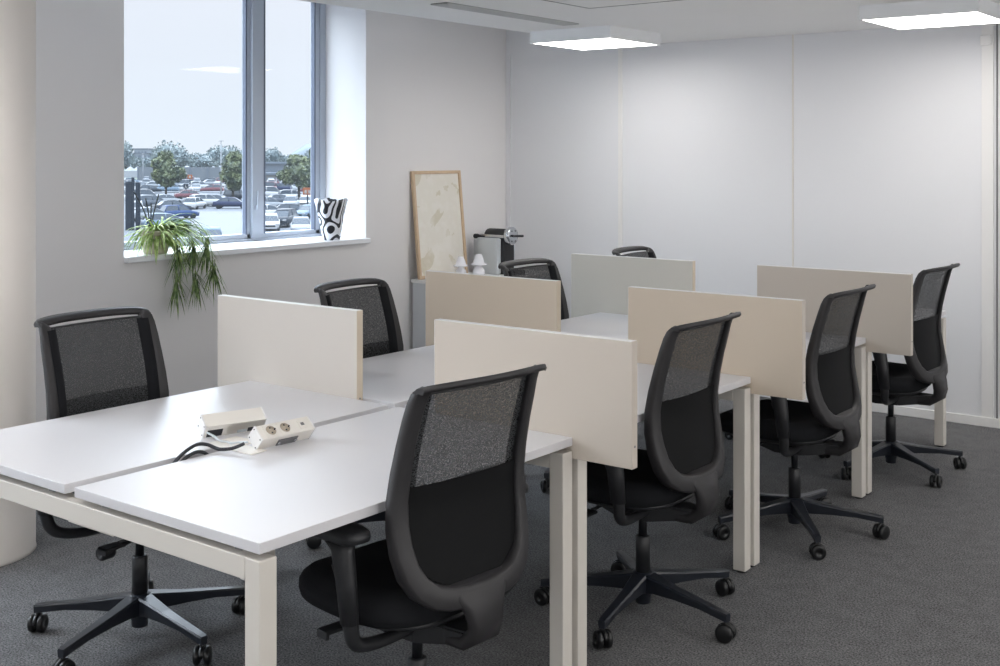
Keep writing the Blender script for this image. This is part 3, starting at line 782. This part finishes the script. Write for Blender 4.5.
def tuft(bm, c, n, ln, sp):
    for i in range(n):
        a = R.uniform(0, 2 * PI); e = R.uniform(-1.45, -.75)
        leaf(bm, Vector(c) + Vector((R.uniform(-.01, .01), R.uniform(-.01, .01), R.uniform(-.05, .03))), (math.cos(a) * math.cos(e) * sp, math.sin(a) * math.cos(e) * sp, math.sin(e)), None, R.uniform(.6, 1.0) * ln, R.uniform(.003, .0055), .5, n=6)
bm = NB(); ld = NB()
for (ty, tz, yy) in ((.035, .02, .03), (.02, -.14, .04), (.13, .04, .08), (.15, -.13, .09), (.23, .05, .14), (.27, -.08, .16)):
    tube(bm, smoothpts([(.02, .02, .12), (.08, yy, .19), (.12, (ty + yy) / 2 + .02, .13), (.145, ty, .02), (.15, ty + .01, tz + .0)]), .0022, 6)
    tuft(ld, (.15, ty + .01, tz + .01), 30, .22, 1.0)
obj('runner_stems', bm, M['leafd'], root); o = obj('hanging_plantlets', ld, M['leafd'], root); o['label'] = 'darker green plantlets hanging below the sill'
bm = NB()
for (a, ln) in ((-.5, .24), (-.15, .20), (.25, .22), (.02, .17)):
    tube(bm, smoothpts([(-.03, -.01, .11), (-.03, -.01 + a * .08, .11 + ln * .5), (-.03, -.01 + a * .22, .11 + ln)]), .004, 6)
obj('dark_stalks', bm, M['stalk'], root)['label'] = 'thin dark upright stalks'

# ------------------------------------------------------------------ outside: one storey below
GZ = -5.0
cam = Vector((1.9668, -1.6984, 1.5823)); yaw = .656; F = 1170.6428
def bearing(px):   # compass direction in plan, px counted on a 1000-wide survey strip
    a = (px - 500) / F; return Vector((a * math.cos(yaw) - math.sin(yaw), a * math.sin(yaw) + math.cos(yaw), 0))
def site(px, dist): return cam.xy.to_3d() + bearing(px) * dist + Vector((0, 0, GZ))
def dpy(py): return (cam.z - GZ) * F / (py - 156.14)
VA = math.atan2(bearing(220).y, bearing(220).x)      # bearing of the view through the window

bm = NB()
c = site(220, 600); v = [bm.verts.new(p) for p in ((-900, -300, GZ), (-4.3, -300, GZ), (-4.3, 900, GZ), (-900, 900, GZ))]; bm.faces.new(v)
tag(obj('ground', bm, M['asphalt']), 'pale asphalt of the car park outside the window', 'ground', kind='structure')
def band(name, d0, d1, m, label, p0=60, p1=420, z=.02):
    bm = NB(); bm.faces.new([bm.verts.new(site(p, d) + Vector((0, 0, z))) for p, d in ((p0, d0), (p1, d0), (p1, d1), (p0, d1))])
    tag(obj(name, bm, m), label, 'ground', kind='structure')
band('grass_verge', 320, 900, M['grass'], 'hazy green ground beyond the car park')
band('road_lane', 95, 136, M['pave'], 'lighter paved lane between the rows of cars', 190, 262, .03)
band('kerb_line', 136, 137.5, M['line'], 'pale kerb line at the edge of the paved lane', 200, 262, .05)

PAINT = {'white': rgbo(232, 236, 242), 'silver': rgbo(188, 196, 206), 'grey': rgbo(104, 114, 128), 'dark': rgbo(58, 68, 82), 'blue': rgbo(60, 92, 150), 'paleblue': rgbo(140, 164, 188), 'navy': rgbo(62, 74, 112), 'red': rgbo(150, 98, 108)}
WORD = {'white': 'white', 'silver': 'silver', 'grey': 'grey', 'dark': 'dark grey', 'blue': 'blue', 'paleblue': 'pale blue', 'navy': 'navy blue', 'red': 'dark red'}
paintm = {k: mat('car_paint_' + k, c, .4, var=.02, spec=.06, haze_glow=.08) for k, c in PAINT.items()}
def car_body(kind):
    # side profile (y forward, z up)
    if kind == 'hatch':
        low = [(-2.0, .35, .55), (-2.05, .55, .78), (-1.95, .88, .84), (-1.5, .93, .87), (0, .93, .88), (1.0, .90, .86), (1.85, .74, .80), (2.1, .58, .68), (2.08, .33, .55)]
        cab = [(-1.85, .9), (-1.55, 1.40), (-1.1, 1.47), (.1, 1.45), (.55, 1.32), (1.15, .9)]
    elif kind == 'sedan':
        low = [(-2.25, .35, .55), (-2.3, .6, .78), (-2.2, .92, .83), (-1.6, .95, .86), (0, .93, .88), (1.1, .90, .86), (2.0, .74, .80), (2.25, .56, .66), (2.22, .33, .55)]
        cab = [(-1.75, .92), (-1.15, 1.35), (-.7, 1.43), (.1, 1.42), (.5, 1.33), (1.2, .9)]
    elif kind == 'suv':
        low = [(-2.2, .42, .6), (-2.25, .65, .85), (-2.15, 1.02, .89), (-1.6, 1.06, .91), (0, 1.05, .92), (1.1, 1.02, .90), (2.0, .90, .84), (2.25, .66, .72), (2.2, .4, .6)]
        cab = [(-2.05, 1.03), (-1.85, 1.55), (-1.3, 1.66), (.1, 1.64), (.5, 1.52), (1.15, 1.02)]
    else:
        low = [(-2.4, .4, .7), (-2.45, .7, .92), (-2.4, 1.2, .95), (-1.8, 1.2, .96), (0, 1.2, .96), (1.3, 1.12, .94), (2.1, .95, .88), (2.4, .7, .78), (2.38, .4, .65)]
        cab = [(-2.38, 1.18), (-2.32, 1.85), (-1.9, 1.95), (.7, 1.95), (1.1, 1.8), (1.75, 1.1)]
    return low, cab
carmesh = {}
def car_meshes(kind, pk):
    key = (kind, pk)
    if key in carmesh: return carmesh[key]
    low, cab = car_body(kind)
    bm = NB(); rings = []
    for y, zt, w in low:
        rings.append([(-w * .92, y, .28), (-w, y, .28 + (zt - .28) * .4), (-w * .97, y, zt - .04), (-w * .86, y, zt), (w * .86, y, zt), (w * .97, y, zt - .04), (w, y, .28 + (zt - .28) * .4), (w * .92, y, .28)])
    loft(bm, rings)
    # roof plate and pillars
    roof = [p for p in cab if p[1] > 1.28 * (1 if kind in ('hatch', 'sedan') else 1.12)]
    if kind == 'van': roof = cab[1:5]
    zt = max(p[1] for p in cab)
    loft(bm, [[(-.62, y, z - .05), (-.60, y, z + .005), (.60, y, z + .005), (.62, y, z - .05)] for y, z in roof])
    for s in (-1, 1):
        for (ya, za), (yb, zb) in ((cab[0], cab[1]), (cab[-1], cab[-2]), ((cab[0][0] * .15, cab[0][1]), (cab[0][0] * .15, zt - .03))):
            loft(bm, [[(s * .79, ya - .05, za), (s * .79, ya + .05, za), (s * .74, ya + .05, za), (s * .74, ya - .05, za)], [(s * .63, yb - .05, zb), (s * .63, yb + .05, zb), (s * .58, yb + .05, zb), (s * .58, yb - .05, zb)]])
    bmesh.ops.recalc_face_normals(bm, faces=bm.faces)
    body = bpy.data.meshes.new('car_body'); bm.to_mesh(body); bm.free(); body.materials.append(paintm[pk])
    bm = NB(); loft(bm, [[(-.77, y, low[0][1] + .4 if False else cab[0][1] - .05), (-.60 - .16 * (1 - (z - cab[0][1]) / (zt - cab[0][1])), y, z - .02), (.60 + .16 * (1 - (z - cab[0][1]) / (zt - cab[0][1])), y, z - .02), (.77, y, cab[0][1] - .05)] for y, z in cab], smooth=False)
    bmesh.ops.recalc_face_normals(bm, faces=bm.faces)
    gl = bpy.data.meshes.new('car_windows'); bm.to_mesh(gl); bm.free(); gl.materials.append(M['carglass'])
    bm = NB(); lathe(bm, (0, 0, 0), [(0, -.1), (.2, -.1), (.32, -.08), (.33, .08), (.2, .1), (0, .1)], 14, 'x')
    wh = bpy.data.meshes.new('car_wheel'); bm.to_mesh(wh); bm.free(); wh.materials.append(M['tyre'])
    bm = NB()
    for s in (-1, 1): box(bm, s * .62 - .16, s * .62 + .16, low[-2][0] - .10, low[-2][0] + .02, low[-2][1] - .02, low[-2][1] + .12, .02)
    hl = bpy.data.meshes.new('car_headlamps'); bm.to_mesh(hl); bm.free(); hl.materials.append(M['lampw'])
    bm = NB(); box(bm, -.45, .45, low[-1][0] - .03, low[-2][0] + .02, low[-2][1] - .16, low[-2][1] - .02, .01)
    gr = bpy.data.meshes.new('car_grille'); bm.to_mesh(gr); bm.free(); gr.materials.append(M['tyre'])
    carmesh[key] = (body, gl, wh, hl, gr, low); return carmesh[key]
parked = []
def clash(A, B):
    for P in (A, B):
        for i in (0, 1):
            ax = (P[1] - P[0]) if i == 0 else (P[3] - P[0])
            a = [v.dot(ax) for v in A]; b = [v.dot(ax) for v in B]
            if max(a) < min(b) or max(b) < min(a): return False
    return True
def car(px, dist, kind, pk, rel, label, group=None, small=False):
    body, gl, wh, hl, gr, low = car_meshes(kind, pk)
    b = bearing(px); va = math.atan2(b.y, b.x); h = va - PI / 2 + RY(rel)
    for tries in range(14):
        p = site(px, dist); f = Vector((-math.sin(h), math.cos(h))); s_ = Vector((math.cos(h), math.sin(h)))
        q = [p.xy + f * 2.6 * u + s_ * 1.05 * v for u, v in ((-1, -1), (1, -1), (1, 1), (-1, 1))]
        if not any((o_[0] - q[0]).length < 9 and clash(q, o_) for o_ in parked): break
        dist += .7
    else:
        if small: return
    parked.append(q)
    root = thing('parked_car', label, 'car', p, va - PI / 2 + RY(rel), group)
    def add(n, me, loc=(0, 0, 0)):
        o = bpy.data.objects.new(n, me); COL.objects.link(o); o.parent = root; o.location = loc; return o
    add('body', body); add('windows', gl)
    if not small:
        for y in (low[0][0] + .7, low[-1][0] - .75):
            for s in (-1, 1): add('wheel', wh, (s * .74, y, .33))
        add('headlamps', hl); add('grille', gr)
# rel: 0 = driving away, 180 = facing us, 90 = side on heading left, -90 = heading right
near = [(211, 84, 'hatch', 'paleblue', 180, 'pale blue car whose roof just shows above the window frame'),
        (166, 105, 'hatch', 'paleblue', -70, 'pale blue car behind the spider plant leaves'),
        (150, 118, 'sedan', 'silver', -70, 'silver car in the left car row above the plant'),
        (178, 122, 'hatch', 'blue', -62, 'bright blue hatchback at the end of the left car row'),
        (136, 128, 'suv', 'white', 180, 'white car facing the building beside the dark pylons'),
        (172, 137, 'sedan', 'dark', -65, 'dark grey sedan behind the bright blue hatchback'),
        (152, 148, 'suv', 'grey', -60, 'grey car with dark rear under the small street tree'),
        (195, 146, 'hatch', 'white', -20, 'white hatchback with tail turned towards the lane'),
        (166, 158, 'sedan', 'silver', -65, 'silver car just below the small street tree'),
        (206, 152, 'suv', 'white', -65, 'white car parked across the lane, left of the navy one'),
        (219, 146, 'hatch', 'grey', -120, 'grey hatchback between the white and navy cars'),
        (232, 147, 'sedan', 'navy', -100, 'navy blue sedan beyond the paved lane'),
        (142, 165, 'van', 'white', -80, 'white van at the left behind the dark pylons'),
        (190, 178, 'sedan', 'red', -80, 'dark red car near the orange sign'),
        (237, 175, 'suv', 'dark', -40, 'dark car under the green tree beside the window post'),
        (270, 104, 'hatch', 'white', 180, 'white car at the lower left of the right-hand pane'),
        (284, 108, 'suv', 'dark', 165, 'dark grey car beside the front-facing silver one'),
        (301, 99, 'sedan', 'silver', 180, 'silver sedan facing the window in the right-hand pane'),
        (268, 124, 'hatch', 'white', -75, 'white estate car behind the white car in the right-hand pane'),
        (291, 124, 'sedan', 'dark', -80, 'long dark sedan side-on behind the silver sedan'),
        (268, 142, 'suv', 'silver', -75, 'silver suv in the right-hand pane, third row back'),
        (291, 146, 'suv', 'silver', 175, 'silver suv facing us in the right-hand pane, third row back'),
        (279, 158, 'sedan', 'grey', -60, 'grey car in the fourth row of the right-hand pane'),
        (306, 150, 'hatch', 'white', 170, 'white hatchback below the orange sign'),
        (268, 176, 'van', 'white', -80, 'white van in the fifth row of the right-hand pane'),
        (293, 172, 'suv', 'white', -80, 'white suv in the fifth row of the right-hand pane'),
        (309, 124, 'sedan', 'paleblue', 150, 'pale blue car partly hidden by the patterned vase')]
for px, d, kd, pk, rel, l in near: car(px, d, kd, pk, rel, l)
keys = ['white', 'white', 'silver', 'silver', 'grey', 'dark', 'paleblue', 'red', 'white', 'navy']
for py in (193, 189.5, 186.5, 184):
    d = dpy(py); px = 127 + R.uniform(0, 4)
    while px < 318:
        if not (244 < px < 261):
            pk = keys[R.randrange(10)]; kd = ['hatch', 'sedan', 'suv', 'van'][R.choice((0, 0, 1, 1, 2, 2, 3))]
            car(px, d * R.uniform(.985, 1.015), kd, pk, R.choice((-80, 80, 180, -70, 0)), 'tiny %s car parked in the far rows of the car park' % WORD[pk], 'far %s parked cars' % WORD[pk], True)
        px += 2.6 * F / d * R.uniform(.95, 1.5)

# trees: crown of many leaves on a trunk
def crown(bm, lobes, n, ls):
    for i in range(n):
        c, r = lobes[R.randrange(len(lobes))]
        u = Vector((R.gauss(0, 1), R.gauss(0, 1), R.gauss(0, 1))).normalized() * R.uniform(.55, 1.0)
        p = Vector((c[0] + u.x * r[0], c[1] + u.y * r[0], c[2] + u.z * r[1]))
        a = Vector((R.gauss(0, 1), R.gauss(0, 1), R.gauss(0, .7))).normalized(); b = a.orthogonal().normalized()
        b = Matrix.Rotation(R.uniform(0, 6.28), 3, a) @ b; c2 = a.cross(b); s = ls * R.uniform(.6, 1.3)
        bm.faces.new([bm.verts.new(p + b * s), bm.verts.new(p + c2 * s * .7), bm.verts.new(p - b * s), bm.verts.new(p - c2 * s * .7)])
    for c, r in lobes:
        g = bmesh.ops.create_icosphere(bm, subdivisions=2, radius=1)
        for v in g['verts']:
            k = .66 + R.uniform(-.1, .1); v.co = Vector((c[0] + v.co.x * r[0] * k, c[1] + v.co.y * r[0] * k, c[2] + v.co.z * r[1] * k))
def tree(px, dist, lobes, trunk, m, label, n=900, ls=.3, group=None, name='tree'):
    root = thing(name, label, 'tree', site(px, dist), math.atan2(bearing(px).y, bearing(px).x) - PI / 2, group)
    bm = NB(); crown(bm, lobes, n, ls); obj('crown', bm, m, root)
    bm = NB(); tube(bm, [(0, 0, 0), (0, 0, trunk)], .16 * trunk / 2.5, 8); obj('trunk', bm, M['bark'], root)
tree(166, 178, [((0, 0, 5.0), (2.0, 1.9)), ((-.9, 0, 3.7), (1.3, 1.3)), ((.4, 0, 3.6), (2.1, 1.3)), ((1.7, 0, 3.9), (1.4, 1.1)), ((-.1, 0, 6.3), (1.2, 1.2)), ((-1.1, 0, 5.4), (1.1, 1.1)), ((.2, 0, 2.6), (1.2, .8))], 2.6, M['tree'], 'bushy dark green street tree standing in the car park, left pane', 3200, .24)
tree(233, 172, [((0, 0, 5.0), (1.7, 1.9)), ((-.5, 0, 3.7), (1.5, 1.3)), ((.6, 0, 3.4), (1.7, 1.3)), ((.3, 0, 6.4), (1.1, 1.0)), ((.2, 0, 2.3), (1.1, .8))], 2.4, M['tree'], 'rounded green tree against the middle window post', 3000, .24)
tree(299, 165, [((0, 0, 4.6), (2.2, 1.8)), ((-1.4, 0, 3.6), (1.3, 1.1)), ((1.3, 0, 3.8), (1.6, 1.4)), ((-.3, 0, 5.9), (1.5, 1.0)), ((-2.3, 0, 3.9), (.9, .6)), ((.8, 0, 2.7), (1.3, .8))], 2.8, M['tree'], 'spreading green tree in the right-hand pane above the parked cars', 3000, .22)
tree(313, 190, [((0, 0, 5.2), (1.1, 2.0)), ((.1, 0, 7.1), (.7, 1.3)), ((0, 0, 3.4), (1.3, 1.2))], 2.6, M['tree'], 'slim upright tree at the right edge of the right-hand pane', 900, .26)
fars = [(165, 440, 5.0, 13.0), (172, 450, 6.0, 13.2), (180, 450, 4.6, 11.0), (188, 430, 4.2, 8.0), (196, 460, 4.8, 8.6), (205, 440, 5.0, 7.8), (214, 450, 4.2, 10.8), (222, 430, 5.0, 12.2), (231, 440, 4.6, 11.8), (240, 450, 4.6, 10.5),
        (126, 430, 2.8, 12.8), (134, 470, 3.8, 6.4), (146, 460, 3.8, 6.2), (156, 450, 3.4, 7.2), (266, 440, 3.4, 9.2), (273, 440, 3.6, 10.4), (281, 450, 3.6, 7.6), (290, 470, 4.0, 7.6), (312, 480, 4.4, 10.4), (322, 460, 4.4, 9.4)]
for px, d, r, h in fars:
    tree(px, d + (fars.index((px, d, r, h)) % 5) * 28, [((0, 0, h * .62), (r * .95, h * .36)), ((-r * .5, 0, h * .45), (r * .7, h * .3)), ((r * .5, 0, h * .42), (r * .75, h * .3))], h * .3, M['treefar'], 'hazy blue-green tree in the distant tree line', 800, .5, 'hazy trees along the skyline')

# barrier, tents, buildings, hill
def wallseg(name, p0, p1, d, h, m, label, cat, posts=True):
    a, b_ = site(p0, d), site(p1, d); ln = (b_ - a).length; ang = math.atan2((b_ - a).y, (b_ - a).x)
    root = thing(name, label, cat, a, ang)
    bm = NB(); box(bm, 0, ln, -.15, .15, 0, h); obj('panels', bm, m, root)
    if posts:
        n = int(ln / 4.5)
        for i in range(n + 1): bm = NB(); box(bm, i * ln / n - .14, i * ln / n + .14, -.32, -.15, 0, h + .15); obj('post', bm, M['buildd'], root)
wallseg('barrier_wall', 138, 243, 318, 3.6, M['fence'], 'long grey panelled barrier behind the rows of cars', 'barrier')
def tent(p0, p1, d, h, label, z=0):
    a, b_ = site(p0, d), site(p1, d); ln = (b_ - a).length; ang = math.atan2((b_ - a).y, (b_ - a).x)
    root = thing('marquee_tent', label, 'tent', a, ang); n = max(2, int(ln / 5)); s = ln / n
    bm = NB(); box(bm, 0, ln, 0, 5, 0, h * .62); obj('walls', bm, M['tent'], root)
    for i in range(n):
        bm = NB(); loft(bm, [[(i * s, 0, h * .62), ((i + 1) * s, 0, h * .62), ((i + 1) * s, 5, h * .62), (i * s, 5, h * .62)], [(i * s + s * .45, 2.4, h), (i * s + s * .55, 2.4, h), (i * s + s * .55, 2.6, h), (i * s + s * .45, 2.6, h)]], smooth=False); obj('roof_peak', bm, M['tent'], root)
tent(124, 139, 360, 3.4, 'white tent row beyond the barrier at the left edge of the window')
tent(170, 190, 380, 3.5, 'white tent row beyond the barrier right of the street tree')
tent(208, 222, 390, 3.2, 'white tent row beyond the barrier near the lamp post')
tent(263, 290, 360, 3.2, 'white tent row in the right-hand pane')
def building(p0, p1, d, h, m, label, depth=20, cols=6, rows=2, z=0):
    a, b_ = site(p0, d), site(p1, d); ln = (b_ - a).length; ang = math.atan2((b_ - a).y, (b_ - a).x)
    root = thing('building', label, 'building', a, ang)
    bm = NB(); box(bm, 0, ln, 0, depth, 0, h); obj('walls', bm, m, root)
    bm = NB(); box(bm, -.6, ln + .6, -.6, depth + .6, h, h + .5); obj('roof', bm, M['buildd'], root)
    for j in range(rows):
        for i in range(cols):
            w = ln / cols; bm = NB(); box(bm, i * w + w * .2, i * w + w * .8, -.08, 0, h * (j + .35) / rows, h * (j + .75) / rows); obj('window_band', bm, M['buildd'], root)
building(127, 157, 610, 7.9, M['build'], 'pale flat-roofed building on the skyline at the left', rows=2)
building(134, 147, 740, 11.0, M['build'], 'hazy upper block rising behind the flat-roofed building', cols=4, rows=2)
building(262, 291, 285, 2.0, M['bcream'], 'low cream building behind the cars in the right-hand pane', 8, 5, 1)
building(262, 286, 325, 4.4, M['buildd'], 'low slate-blue shed in the right-hand pane', 10, 4, 1)
bm = NB(); rings = []
for i in range(21):
    px = 262 + i * 4.5; hgt = [0, 4, 5, 5, 5.5, 7, 10, 14, 18, 22, 26, 25, 24, 24, 25, 27, 25, 22, 18, 12, 5][i]
    a, b_ = site(px, 850), site(px, 900); rings.append([tuple(a), tuple(a + Vector((0, 0, hgt * .4 + 1))), tuple(b_ + Vector((0, 0, hgt * .55 + 2))), tuple(b_)])
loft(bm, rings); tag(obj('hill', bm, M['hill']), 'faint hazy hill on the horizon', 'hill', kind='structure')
def lamp(px, d, h, label):
    root = thing('street_light', label, 'street light', site(px, d))
    bm = NB(); tube(bm, [(0, 0, 0), (0, 0, h)], .1, 8, radii=[.13, .07]); obj('pole', bm, M['tent'], root)
    bm = NB(); box(bm, -.5, .5, -.12, .12, h, h + .12, .03); obj('lamp_head', bm, M['tent'], root)
lamp(221, 190, 9.0, 'tall slim lamp post between the tents and the navy car')
lamp(170.5, 260, 9.2, 'slim lamp post rising behind the street tree')
lamp(143, 300, 7.2, 'slim lamp post in front of the flat-roofed building')
lamp(265, 240, 8.0, 'slim lamp post at the left of the right-hand pane')
def sign(px, d, w, h, zc, m, label, glyph=None):
    root = thing('car_park_sign', label, 'sign', site(px, d), math.atan2(bearing(px).y, bearing(px).x) - PI / 2)
    bm = NB(); box(bm, -w / 2, w / 2, -.12, .12, zc - h / 2, zc + h / 2, .03); obj('sign_box', bm, m, root)
    bm = NB(); box(bm, -.08, .08, -.06, .06, 0, zc - h / 2 + .02); obj('post', bm, M['pylon'], root)
    bm = NB()
    for x0, x1, z0, z1 in glyph: box(bm, x0 * w, x1 * w, -.15, -.12, zc + z0 * h, zc + z1 * h)
    obj('lettering', bm, M['signw'], root)['label'] = 'pale illegible marks'
sign(190, 215, .85, .75, 2.8, M['orange'], 'small orange sign above the cars in the left pane', [(-.2, .15, -.25, .2)])
sign(186, 190, .8, .75, 1.7, M['pylon'], 'small black sign just below the orange one', [(-.15, .0, -.3, .3), (.0, .25, -.3, -.1)])
sign(307.5, 133, 1.05, .8, 2.6, M['orange'], 'orange sign box right of the tree in the right-hand pane', [(-.32, -.08, -.3, .15), (.08, .32, -.3, .15)])
for px, w, h, l in ((129, .62, 4.3, 'dark grey pylon slab at the left edge of the window'), (133, .25, 4.7, 'thin tall dark pylon slab between its two neighbours'), (138, .42, 4.25, 'dark grey pylon slab beside the white cars')):
    bm = NB(); box(bm, -w / 2, w / 2, -.2, .2, 0, h, .02); o = obj('pylon_slab', bm, M['pylon']); o.location = site(px, 104); o.rotation_euler = (0, 0, math.atan2(bearing(px).y, bearing(px).x) - PI / 2)
    tag(o, l, 'pylon', 'dark slabs outside the window')

# ------------------------------------------------------------------ sky (overcast: brighter overhead)
w = bpy.data.worlds.new('World'); S.world = w; w.use_nodes = True; nt = w.node_tree; nt.nodes.clear()
out = nt.nodes.new('ShaderNodeOutputWorld'); bg = nt.nodes.new('ShaderNodeBackground'); tc = nt.nodes.new('ShaderNodeTexCoord'); sp = nt.nodes.new('ShaderNodeSeparateXYZ')
cr = nt.nodes.new('ShaderNodeValToRGB'); e = cr.color_ramp.elements
SK = 13.0
def sk(c, s): return (c[0] * s / SK, c[1] * s / SK, c[2] * s / SK, 1)
hz = rgb(229, 236, 243)
e[0].position = 0; e[0].color = sk(hz, 1.17); e[1].position = .13; e[1].color = sk(rgb(231, 234, 241), 1.17)
k = e.new(.24); k.color = sk((.84, .92, 1.0), 6.0); k = e.new(.5); k.color = sk((.84, .92, 1.0), 11.5); k = e.new(1); k.color = sk((.84, .92, 1.0), 12.5)
nz = nt.nodes.new('ShaderNodeTexNoise'); nz.inputs['Scale'].default_value = 3; nz.inputs['Detail'].default_value = 4
mp = nt.nodes.new('ShaderNodeMapping'); mp.inputs['Scale'].default_value = (1, 1, 6)
nt.links.new(tc.outputs['Generated'], mp.inputs[0]); nt.links.new(mp.outputs[0], nz.inputs['Vector'])
ma = nt.nodes.new('ShaderNodeMath'); ma.operation = 'MULTIPLY_ADD'; ma.inputs[1].default_value = .06 * SK; ma.inputs[2].default_value = SK * .97
nt.links.new(nz.outputs['Fac'], ma.inputs[0])
nt.links.new(tc.outputs['Generated'], sp.inputs[0]); nt.links.new(sp.outputs['Z'], cr.inputs[0]); nt.links.new(cr.outputs[0], bg.inputs[0]); nt.links.new(ma.outputs[0], bg.inputs[1]); nt.links.new(bg.outputs[0], out.inputs[0])

# ------------------------------------------------------------------ lamps: unseen area lamps; right-hand daylight, added window boost, added fill
def area(name, loc, rot, sx, sy, p, col):
    l = bpy.data.lights.new(name, 'AREA'); l.shape = 'RECTANGLE'; l.size = sx; l.size_y = sy; l.energy = p; l.color = col
    o = bpy.data.objects.new(name, l); COL.objects.link(o); o.location = loc; o.rotation_euler = rot
area('daylight_boost_side', (-3.42, -1.3, 1.9), (0, -PI / 2, 0), 1.5, 3.0, 28, (.88, .94, 1))  # added just inside the unseen second window to strengthen its daylight
area('fill_front', (1.6, -4.3, 1.5), (PI / 2 + .12, 0, 0), 5, 2.0, 36, (.97, .98, 1))  # added fill behind the camera; the front wall has no window
area('daylight_right', (4.5, 1.2, 1.45), (0, PI / 2 + .15, 0), 2.0, 6.0, 74, (1, .985, .96))

# ------------------------------------------------------------------ camera
cd = bpy.data.cameras.new('camera'); co = bpy.data.objects.new('camera', cd); COL.objects.link(co)
co.location = cam; co.rotation_euler = (PI / 2, 0, yaw)
cd.sensor_width = 36; cd.lens = F / 1000 * 36; cd.shift_y = -(333 - 156.14) / 1000; cd.clip_end = 3000
S.camera = co
S.view_settings.view_transform = 'Standard'; S.view_settings.look = 'None'; S.view_settings.exposure = 0; S.view_settings.gamma = 1
S.cycles.max_bounces = 10; S.cycles.diffuse_bounces = 6; S.cycles.transparent_max_bounces = 16; S.cycles.sample_clamp_indirect = 6
S.cycles.use_denoising = True
